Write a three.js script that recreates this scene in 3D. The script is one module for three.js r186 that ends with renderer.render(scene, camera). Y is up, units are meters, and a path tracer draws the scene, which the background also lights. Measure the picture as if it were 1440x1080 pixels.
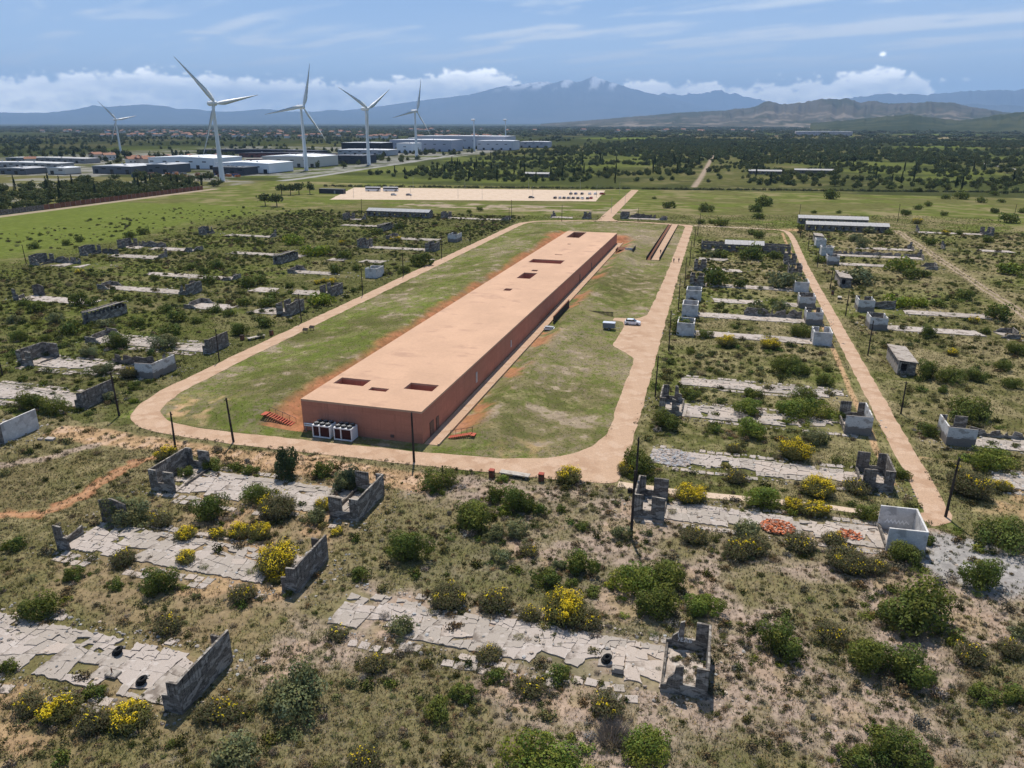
import * as THREE from 'three';
import { mergeGeometries } from 'three/addons/utils/BufferGeometryUtils.js';
import { MarchingCubes } from 'three/addons/objects/MarchingCubes.js';

// The camp is laid out on a grid: x runs across the barrack rows, -z runs along the memorial building. v below is -z.
const scene = new THREE.Scene();
const camera = new THREE.PerspectiveCamera(55.07, 4 / 3, 1, 160000);
camera.position.set(0, 50, 0);
camera.rotation.order = 'YXZ';
camera.rotation.set(-0.3413, 0.2757, 0);
const renderer = new THREE.WebGLRenderer({ antialias: true });
renderer.toneMapping = THREE.LinearToneMapping;
renderer.toneMappingExposure = 1.2;
renderer.shadowMap.enabled = true;
const RAD = Math.PI / 180;
const SUN_BEARING = -20 * RAD, SUN_UP = 61 * RAD;
const sunDir = new THREE.Vector3(Math.sin(SUN_BEARING) * Math.cos(SUN_UP), Math.sin(SUN_UP), -Math.cos(SUN_BEARING) * Math.cos(SUN_UP));
const sun = new THREE.DirectionalLight(new THREE.Color(1, 0.94, 0.86), 5);
sun.position.copy(sunDir).multiplyScalar(900).add(new THREE.Vector3(-40, 0, -200));
sun.target.position.set(-40, 0, -200);
sun.castShadow = true;
sun.shadow.mapSize.set(4096, 4096);
Object.assign(sun.shadow.camera, { left: -500, right: 500, top: 500, bottom: -500, near: 10, far: 2500 });
scene.add(sun, sun.target);
scene.fog = new THREE.FogExp2(new THREE.Color().setRGB(0.43, 0.66, 1.0), 4.4e-5);

// ---------- noise and random ----------
function mulberry(a) { return () => { a |= 0; a = (a + 0x6D2B79F5) | 0; let t = Math.imul(a ^ (a >>> 15), 1 | a); t = (t + Math.imul(t ^ (t >>> 7), 61 | t)) ^ t; return ((t ^ (t >>> 14)) >>> 0) / 4294967296; }; }
const NT = new Float32Array(65536);
{ const r = mulberry(77); for (let i = 0; i < 65536; i++) NT[i] = r(); }
function vn(x, y) {
  const ix = Math.floor(x), iy = Math.floor(y), fx = x - ix, fy = y - iy, sx = fx * fx * (3 - 2 * fx), sy = fy * fy * (3 - 2 * fy);
  const x0 = ix & 255, x1 = (ix + 1) & 255, y0 = (iy & 255) << 8, y1 = ((iy + 1) & 255) << 8;
  const a = NT[y0 + x0], b = NT[y0 + x1], c = NT[y1 + x0], d = NT[y1 + x1];
  return a + (b - a) * sx + (c - a + (a - b - c + d) * sx) * sy;
}
function fbm(x, y, n) { let s = 0, a = 0.5, t = 0; for (let i = 0; i < n; i++) { s += a * vn(x, y); t += a; a *= 0.5; const q = x * 1.62 + y * 1.18 + 17.3; y = y * 1.62 - x * 1.18 + 5.1; x = q; } return s / t; }
const clamp = (x, a = 0, b = 1) => (x < a ? a : x > b ? b : x);
const sst = (a, b, x) => { const t = clamp((x - a) / (b - a)); return t * t * (3 - 2 * t); };
const mix = (a, b, t) => a + (b - a) * t;

// ---------- the sky: blue air, high cirrus, a bank of cumulus low over the far ranges ----------
{
  const W = 4096, H = 2048, data = new Float32Array(W * H * 4);
  const tops = [[-49, 2.55], [-45, 2.9], [-41, 3.35], [-37.5, 3.1], [-34, 2.95], [-30, 2.75], [-27, 2.8], [-24, 3.0], [-21.5, 3.5], [-18.5, 3.65], [-16, 3.3], [-14.8, 2.9], [-13, 0.8], [-9, 0.9], [-7.6, 2.9], [-5, 2.75], [-2.2, 2.75], [-1, 2.45], [0.5, 2.3], [3, 2.5], [6, 2.75], [8.5, 3.25], [9.8, 3.35], [11.6, 2.9], [12.6, 1.2], [15, 0.8], [17, 1.0]];
  const topAt = (b) => {
    if (b < -49 || b > 17) return 1.2 + 3.0 * vn(b * 0.09 + 40, 3.3) * sst(0.25, 0.6, vn(b * 0.05 + 9, 8.1));
    for (let i = 1; i < tops.length; i++) if (b <= tops[i][0]) return mix(tops[i - 1][1], tops[i][1], (b - tops[i - 1][0]) / (tops[i][0] - tops[i - 1][0]));
    return 1;
  };
  for (let row = 0; row < H; row++) {
    const up = ((row + 0.5) / H - 0.5) * Math.PI, e = up / RAD, y = Math.sin(up);
    const k = clamp(e / 90), t = 1 - Math.exp(-Math.max(e, 0) / 7), t2 = 1 - Math.exp(-Math.max(e, 0) / 34);
    const base = [mix(1.02, 0.085, t) * mix(1, 0.34, t2), mix(1.28, 0.29, t) * mix(1, 0.30, t2), mix(1.40, 0.76, t) * mix(1, 0.26, t2)];
    for (let col = 0; col < W; col++) {
      const o = (row * W + col) * 4;
      let r = base[0], g = base[1], bl = base[2];
      if (e > -1) {
        const a = ((col + 0.5) / W - 0.5) * 2 * Math.PI, x = Math.cos(a), z = Math.sin(a), b = Math.atan2(x, -z) / RAD;
        if (e > 1.5) {
          const inv = 1 / (y + 0.05), px = x * inv * 1.4, pz = z * inv * 1.4;
          const wx = fbm(px * 0.8 + 3, pz * 0.8, 2) * 1.6, streak = fbm(px * 0.9 + wx, (pz * 0.9 - px * 0.35) * 2.6 + wx * 0.6, 5), patch = fbm(px * 0.33 + 11, pz * 0.33 + 4, 3);
          const ci = sst(0.44, 0.74, streak) * sst(0.34, 0.6, patch) * sst(1.5, 6, e) * 0.85 + sst(0.4, 0.75, patch) * 0.07;
          r = mix(r, 0.85, ci); g = mix(g, 0.92, ci); bl = mix(bl, 1.0, ci);
        }
        if (e < 9) {
          const q = fbm(b * 0.55, e * 1.3, 2), billow = 0.6 * fbm(b * 1.1 + q, e * 2.0, 4) + 0.4 * fbm(b * 3.4 + 5, e * 6.2, 4), top = topAt(b) + (billow - 0.5) * 1.9;
          let c = sst(0, 0.34, top - e) * sst(0.2, 1.1, e + 0.4);
          const puff = fbm(b * 1.5 + 31, e * 3.2 + 7, 4);
          c = Math.max(c, sst(0.70, 0.76, puff) * sst(2.2, 2.5, e) * (1 - sst(2.9, 3.3, e)) * sst(0.62, 0.7, vn(b * 0.11 + 2.6, 7.7)) * (b > -15 && b < -8.3 ? 0 : 1));
          const dx = (b - 8.95) / 0.21, dy = (e - 4.15) / 0.13; c = Math.max(c, 1 - sst(0.5, 1.2, Math.hypot(dx, dy) + (billow - 0.5)));
          c *= 1 - sst(-15.6, -14.4, b) * (1 - sst(-8.6, -7.8, b));
          const lit = clamp(0.5 + 0.55 * sst(1.3, 0, top - e) + (billow - 0.5) * 2.0 + (fbm(b * 0.8, e * 3.5 + 2, 3) - 0.5) * 0.8, 0.1, 1);
          r = mix(r, mix(1.5, 3.3, lit), c * 0.9); g = mix(g, mix(1.62, 3.2, lit), c * 0.9); bl = mix(bl, mix(1.65, 2.95, lit), c * 0.9);
        }
      }
      data[o] = r; data[o + 1] = g; data[o + 2] = bl; data[o + 3] = 1;
    }
  }
  const sky = new THREE.DataTexture(data, W, H, THREE.RGBAFormat, THREE.FloatType);
  sky.mapping = THREE.EquirectangularReflectionMapping; sky.magFilter = THREE.LinearFilter; sky.needsUpdate = true;
  scene.background = sky; scene.environment = sky;
}
console.log('sky done');

// ---------- helpers ----------
const taken = {};
function numbered(n) { if (n in taken) { taken[n]++; return n + '_' + String(taken[n]).padStart(3, '0'); } taken[n] = 0; return n; }
function tag(o, label, category, group, kind) {
  if (label) o.userData.label = label;
  if (category) o.userData.category = category;
  if (group) o.userData.group = group;
  if (kind) o.userData.kind = kind;
  return o;
}
function thing(name, label, category, u, v, h = 0, group, turn = 0) {
  const o = new THREE.Group(); o.name = numbered(name); o.position.set(u, h, -v); o.rotation.y = turn; scene.add(o);
  return tag(o, label, category, group);
}
function part(name, geo, mat, parent) {
  const m = new THREE.Mesh(geo, mat); m.name = parent === scene ? numbered(name) : name; m.castShadow = m.receiveShadow = true; parent.add(m); return m;
}
function copyOf(o, u, v, h, turn, scale, label, group) {
  const c = o.clone(); c.name = numbered(o.name.replace(/_\d{3}$/, '')); c.userData = { ...o.userData }; c.position.set(u, h, -v); c.rotation.y = turn;
  if (scale) c.scale.set(scale[0], scale[1], scale[2]);
  if (label) c.userData.label = label;
  if (group) c.userData.group = group;
  scene.add(c); return c;
}
// uv in metres from the dominant axis of each face
function uvM(g, su = 1, sv = 1) {
  if (g.index) g = g.toNonIndexed();
  g.computeVertexNormals();
  const p = g.attributes.position, n = g.attributes.normal, uv = new Float32Array(p.count * 2);
  for (let i = 0; i < p.count; i++) {
    const ax = Math.abs(n.getX(i)), ay = Math.abs(n.getY(i)), az = Math.abs(n.getZ(i));
    const x = p.getX(i), y = p.getY(i), z = p.getZ(i);
    if (ay >= ax && ay >= az) { uv[2 * i] = x * su; uv[2 * i + 1] = -z * sv; } else if (ax > az) { uv[2 * i] = -z * su; uv[2 * i + 1] = y * sv; } else { uv[2 * i] = x * su; uv[2 * i + 1] = y * sv; }
  }
  g.setAttribute('uv', new THREE.BufferAttribute(uv, 2));
  return g;
}
const at = (g, x, y, z) => { g.translate(x, y, z); return g; };
function box(w, h, d, x = 0, y = 0, z = 0) { return uvM(at(new THREE.BoxGeometry(w, h, d), x, y + h / 2, z)); }
function cyl(r0, r1, h, x = 0, y = 0, z = 0, n = 10) { return uvM(at(new THREE.CylinderGeometry(r0, r1, h, n), x, y + h / 2, z)); }
function join(list) {
  return mergeGeometries(list.map((g) => { const q = g.index ? g.toNonIndexed() : g; for (const k of Object.keys(q.attributes)) if (!['position', 'normal', 'uv'].includes(k)) q.deleteAttribute(k); return q; }));
}
// a wall standing along x from 0 to its length, its outline given as points (along, up), centred on z
function wallG(outline, thick, holes = []) {
  const s = new THREE.Shape(outline.map(([x, y]) => new THREE.Vector2(x, y)));
  for (const h of holes) s.holes.push(new THREE.Path(h.map(([x, y]) => new THREE.Vector2(x, y))));
  const g = new THREE.ExtrudeGeometry(s, { depth: thick, bevelEnabled: false }); g.translate(0, 0, -thick / 2);
  return uvM(g);
}
const rect = (x0, y0, x1, y1) => [[x0, y0], [x1, y0], [x1, y1], [x0, y1]];
// an upright polygon plate: outline in (x, z), from y0 to y1
function plateG(pts, y0, y1) {
  const s = new THREE.Shape(pts.map(([x, z]) => new THREE.Vector2(x, -z)));
  const g = new THREE.ExtrudeGeometry(s, { depth: y1 - y0, bevelEnabled: false }); g.rotateX(-Math.PI / 2); g.translate(0, y0, 0);
  return uvM(g);
}

// ---------- textures ----------
function tex(w, h, fn, repX = 1, repY = 1, srgb = true) {
  const d = new Uint8Array(w * h * 4), c = [0, 0, 0];
  for (let j = 0; j < h; j++) for (let i = 0; i < w; i++) {
    fn((i + 0.5) / w, (j + 0.5) / h, c); const o = (j * w + i) * 4;
    for (let k = 0; k < 3; k++) { const x = clamp(c[k]); d[o + k] = 255 * (srgb ? (x <= 0.0031308 ? 12.92 * x : 1.055 * Math.pow(x, 1 / 2.4) - 0.055) : x) + 0.5; }
    d[o + 3] = 255;
  }
  const t = new THREE.DataTexture(d, w, h, THREE.RGBAFormat); t.magFilter = THREE.LinearFilter; t.minFilter = THREE.LinearMipmapLinearFilter; t.generateMipmaps = true;
  t.wrapS = t.wrapT = THREE.RepeatWrapping; t.repeat.set(repX, repY); if (srgb) t.colorSpace = THREE.SRGBColorSpace; t.needsUpdate = true; return t;
}
// noise that repeats over a tile of n cells
function tn(x, y, n) { const ix = Math.floor(x), iy = Math.floor(y), fx = x - ix, fy = y - iy, sx = fx * fx * (3 - 2 * fx), sy = fy * fy * (3 - 2 * fy), m = (q) => ((q % n) + n) % n, N = (a, b) => NT[(m(b) << 8) + m(a)]; return mix(mix(N(ix, iy), N(ix + 1, iy), sx), mix(N(ix, iy + 1), N(ix + 1, iy + 1), sx), sy); }
function tfbm(x, y, n, o) { let s = 0, a = 0.5, t = 0; for (let i = 0; i < o; i++) { s += a * tn(x * n, y * n, n); t += a; a *= 0.55; n *= 2; if (n > 256) break; } return s / t; }
const grainBump = tex(512, 512, (x, y, c) => { c[0] = c[1] = c[2] = 0.6 * tfbm(x, y, 8, 6) + 0.4 * tfbm(x, y, 64, 3); }, 1, 1, false);
function bumpOf(rep, repY = rep) { const t = grainBump.clone(); t.repeat.set(rep, repY); t.needsUpdate = true; return t; }
function std(rgb, rough = 0.9, o = {}) { return new THREE.MeshPhysicalMaterial({ specularIntensity: rough > 0.6 ? 0.25 : 1, color: new THREE.Color().setRGB(...rgb), roughness: rough, side: THREE.DoubleSide, ...o }); }
// mottled mineral surface: base colour, dark blotches, light blotches, coarse size in metres of one tile
function mineral(base, dark, light, tile, o = {}) {
  const t = tex(512, 512, (x, y, c) => {
    const a = tfbm(x, y, 4, 6), b = tfbm(x + 0.37, y + 0.11, 8, 6), f = tfbm(x, y, 128, 2);
    const d = sst(0.5, 0.68, a) * 0.9, l = sst(0.55, 0.7, b) * 0.7;
    for (let k = 0; k < 3; k++) c[k] = mix(mix(base[k], dark[k], d), light[k], l) * (0.78 + 0.44 * f);
  }, 1 / tile, 1 / tile);
  return new THREE.MeshPhysicalMaterial({ map: t, roughness: 0.92, specularIntensity: 0.2, side: THREE.DoubleSide, bumpMap: bumpOf(1 / 2.5), bumpScale: 0.03, ...o });
}
const M = {};
M.concrete = mineral([0.225, 0.195, 0.165], [0.085, 0.074, 0.064], [0.33, 0.295, 0.255], 4);
M.concreteDark = mineral([0.135, 0.118, 0.10], [0.052, 0.046, 0.04], [0.21, 0.187, 0.16], 4);
M.floorA = mineral([0.385, 0.33, 0.285], [0.19, 0.155, 0.125], [0.46, 0.41, 0.365], 5);
M.floorB = mineral([0.33, 0.285, 0.24], [0.16, 0.13, 0.105], [0.41, 0.36, 0.315], 4.3);
M.floorC = mineral([0.40, 0.335, 0.28], [0.22, 0.18, 0.145], [0.46, 0.415, 0.365], 5.6);
M.white = mineral([0.52, 0.50, 0.47], [0.33, 0.315, 0.295], [0.62, 0.60, 0.57], 6);
// whitewash over the upper part of the wall, bare blocks below: the paint's own ragged edge
{
  const two = (hi) => tex(512, 256, (x, y, c) => {
    const a = tfbm(x, y, 8, 5), m = y * 4, e = sst(-0.05, 0.05, m - hi - (a - 0.5) * 0.9), f = tfbm(x, y, 64, 2), bl = sst(0.58, 0.7, tfbm(x + 0.2, y, 8, 5));
    for (let k = 0; k < 3; k++) c[k] = mix([0.20, 0.175, 0.15][k], [0.53, 0.51, 0.48][k], e * (1 - 0.6 * bl)) * (0.8 + 0.4 * f);
  }, 1 / 8, 1 / 4);
  M.twoTone = new THREE.MeshPhysicalMaterial({ specularIntensity: 0.2, map: two(1.35), roughness: 0.92, side: THREE.DoubleSide, bumpMap: bumpOf(0.4), bumpScale: 0.03 });
}
// hollow-block masonry seen from far off: faint courses 0.2 m high
M.block = new THREE.MeshPhysicalMaterial({ specularIntensity: 0.2,
  map: tex(1024, 512, (x, y, c) => {
    const X = x * 8, Y = y * 4, row = Math.floor(Y / 0.25), q = (X / 0.5 + (row & 1) * 0.5) % 1, j = Math.min((Y / 0.25) % 1, 1 - ((Y / 0.25) % 1)) < 0.09 || Math.min(q, 1 - q) < 0.05;
    const id = NT[(row * 37 + Math.floor(X / 0.5 + (row & 1) * 0.5) * 11) & 65535], a = tfbm(x, y, 8, 5), f = tfbm(x, y, 128, 1);
    const s = (j ? 0.72 : 0.86 + 0.28 * id) * (0.7 + 0.6 * a) * (0.85 + 0.3 * f), w = sst(0.6, 0.68, a) * 0.5;
    c[0] = mix(0.195, 0.33, w) * s; c[1] = mix(0.17, 0.295, w) * s; c[2] = mix(0.145, 0.255, w) * s;
  }, 1 / 8, 1 / 4), roughness: 0.95, side: THREE.DoubleSide, bumpMap: bumpOf(0.5), bumpScale: 0.03,
});
// weathered render over blocks: patches of plaster still cling, the rest has fallen off; dark runs of rain dirt from the top
function oldWall(plaster, bare, keep, seed) {
  return new THREE.MeshPhysicalMaterial({ specularIntensity: 0.2, roughness: 0.95, side: THREE.DoubleSide, bumpMap: bumpOf(0.5), bumpScale: 0.04,
    map: tex(1024, 512, (x, y, c) => {
      const X = x * 8, Y = y * 4, row = Math.floor(Y / 0.25), q = (X / 0.5 + (row & 1) * 0.5) % 1, fy = (Y / 0.25) % 1, joint = Math.min(fy, 1 - fy) < 0.08 || Math.min(q, 1 - q) < 0.045, id = NT[(row * 37 + Math.floor(X / 0.5 + (row & 1) * 0.5) * 11 + seed * 101) & 65535];
      const a = tfbm(x + seed * 0.13, y, 8, 6), b = tfbm(x, y + seed * 0.17, 16, 5), f = tfbm(x, y, 128, 1), run = tn(x * 64, 3 + seed, 64) * 0.6 + tn(x * 128, 9 + seed, 128) * 0.4, p = sst(-0.02, 0.02, keep - a + (b - 0.5) * 0.25), dirt = sst(0.56, 0.8, run) * sst(0.3, 0.62, b + (y - 0.5) * 0.5) * 0.55, bl = sst(0.52, 0.7, b) * 0.3;
      for (let k = 0; k < 3; k++) { const v = mix(bare[k] * (joint ? 0.62 : 0.82 + 0.36 * id), plaster[k], p); c[k] = v * (1 - dirt) * (1 - bl) * (0.78 + 0.44 * f); }
    }, 1 / 8, 1 / 4) });
}
M.concrete = oldWall([0.33, 0.295, 0.25], [0.17, 0.147, 0.122], 0.50, 1);
M.concreteDark = oldWall([0.20, 0.177, 0.15], [0.12, 0.104, 0.088], 0.50, 2);
M.block = oldWall([0.30, 0.27, 0.235], [0.185, 0.16, 0.135], 0.42, 3);
M.path = mineral([0.415, 0.28, 0.186], [0.355, 0.228, 0.145], [0.46, 0.325, 0.228], 13, { bumpScale: 0.012 });
M.pathPale = mineral([0.50, 0.385, 0.28], [0.44, 0.33, 0.235], [0.54, 0.43, 0.33], 14, { bumpScale: 0.012 });
M.clay = new THREE.MeshPhysicalMaterial({ specularIntensity: 0.3, roughness: 0.85, side: THREE.DoubleSide, bumpMap: bumpOf(0.4), bumpScale: 0.012, // tinted concrete poured in panels
  map: tex(1024, 512, (x, y, c) => { const X = x * 24, Y = y * 6, px = Math.floor(X / 3), j = X % 3 < 0.05 || Math.abs((Y % 3) - 1.6) < 0.03, t = NT[(px * 53 + Math.floor((Y + 1.4) / 3) * 7 + 11) & 65535], a = tfbm(x, y, 8, 6), f = tfbm(x, y, 128, 1), run = tn(x * 128, 5, 128), d = sst(0.6, 0.85, run) * sst(0.4, 0.7, a) * 0.14, s = (0.90 + 0.12 * t) * (0.88 + 0.24 * a) * (0.94 + 0.12 * f) * (j ? 0.86 : 1) * (1 - d); c[0] = 0.44 * s; c[1] = 0.185 * s; c[2] = 0.118 * s; }, 1 / 24, 1 / 6) });
M.black = std([0.012, 0.012, 0.013], 0.6); M.rubber = std([0.015, 0.015, 0.015], 0.85);
M.paintWhite = std([0.72, 0.72, 0.71], 0.45); M.steel = std([0.30, 0.31, 0.32], 0.45, { metalness: 0.5 });
M.glassDark = std([0.02, 0.025, 0.03], 0.08); M.redPaint = std([0.52, 0.085, 0.04], 0.7); M.rust = mineral([0.16, 0.07, 0.04], [0.10, 0.045, 0.03], [0.20, 0.10, 0.06], 3);
M.tar = mineral([0.045, 0.036, 0.03], [0.028, 0.023, 0.02], [0.075, 0.06, 0.048], 2);
M.wood = mineral([0.24, 0.19, 0.14], [0.15, 0.115, 0.085], [0.30, 0.25, 0.19], 2);
M.sheet = new THREE.MeshPhysicalMaterial({ specularIntensity: 0.3, map: tex(512, 512, (x, y, c) => { const a = tfbm(x, y, 4, 6), b = tfbm(x, y, 64, 2), s = sst(0.5, 0.72, a); for (let k = 0; k < 3; k++) c[k] = mix([0.36, 0.355, 0.35][k], [0.20, 0.17, 0.15][k], s) * (0.8 + 0.4 * b); }, 1 / 8, 1 / 8), roughness: 0.85, side: THREE.DoubleSide });
console.log('materials done');

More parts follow.
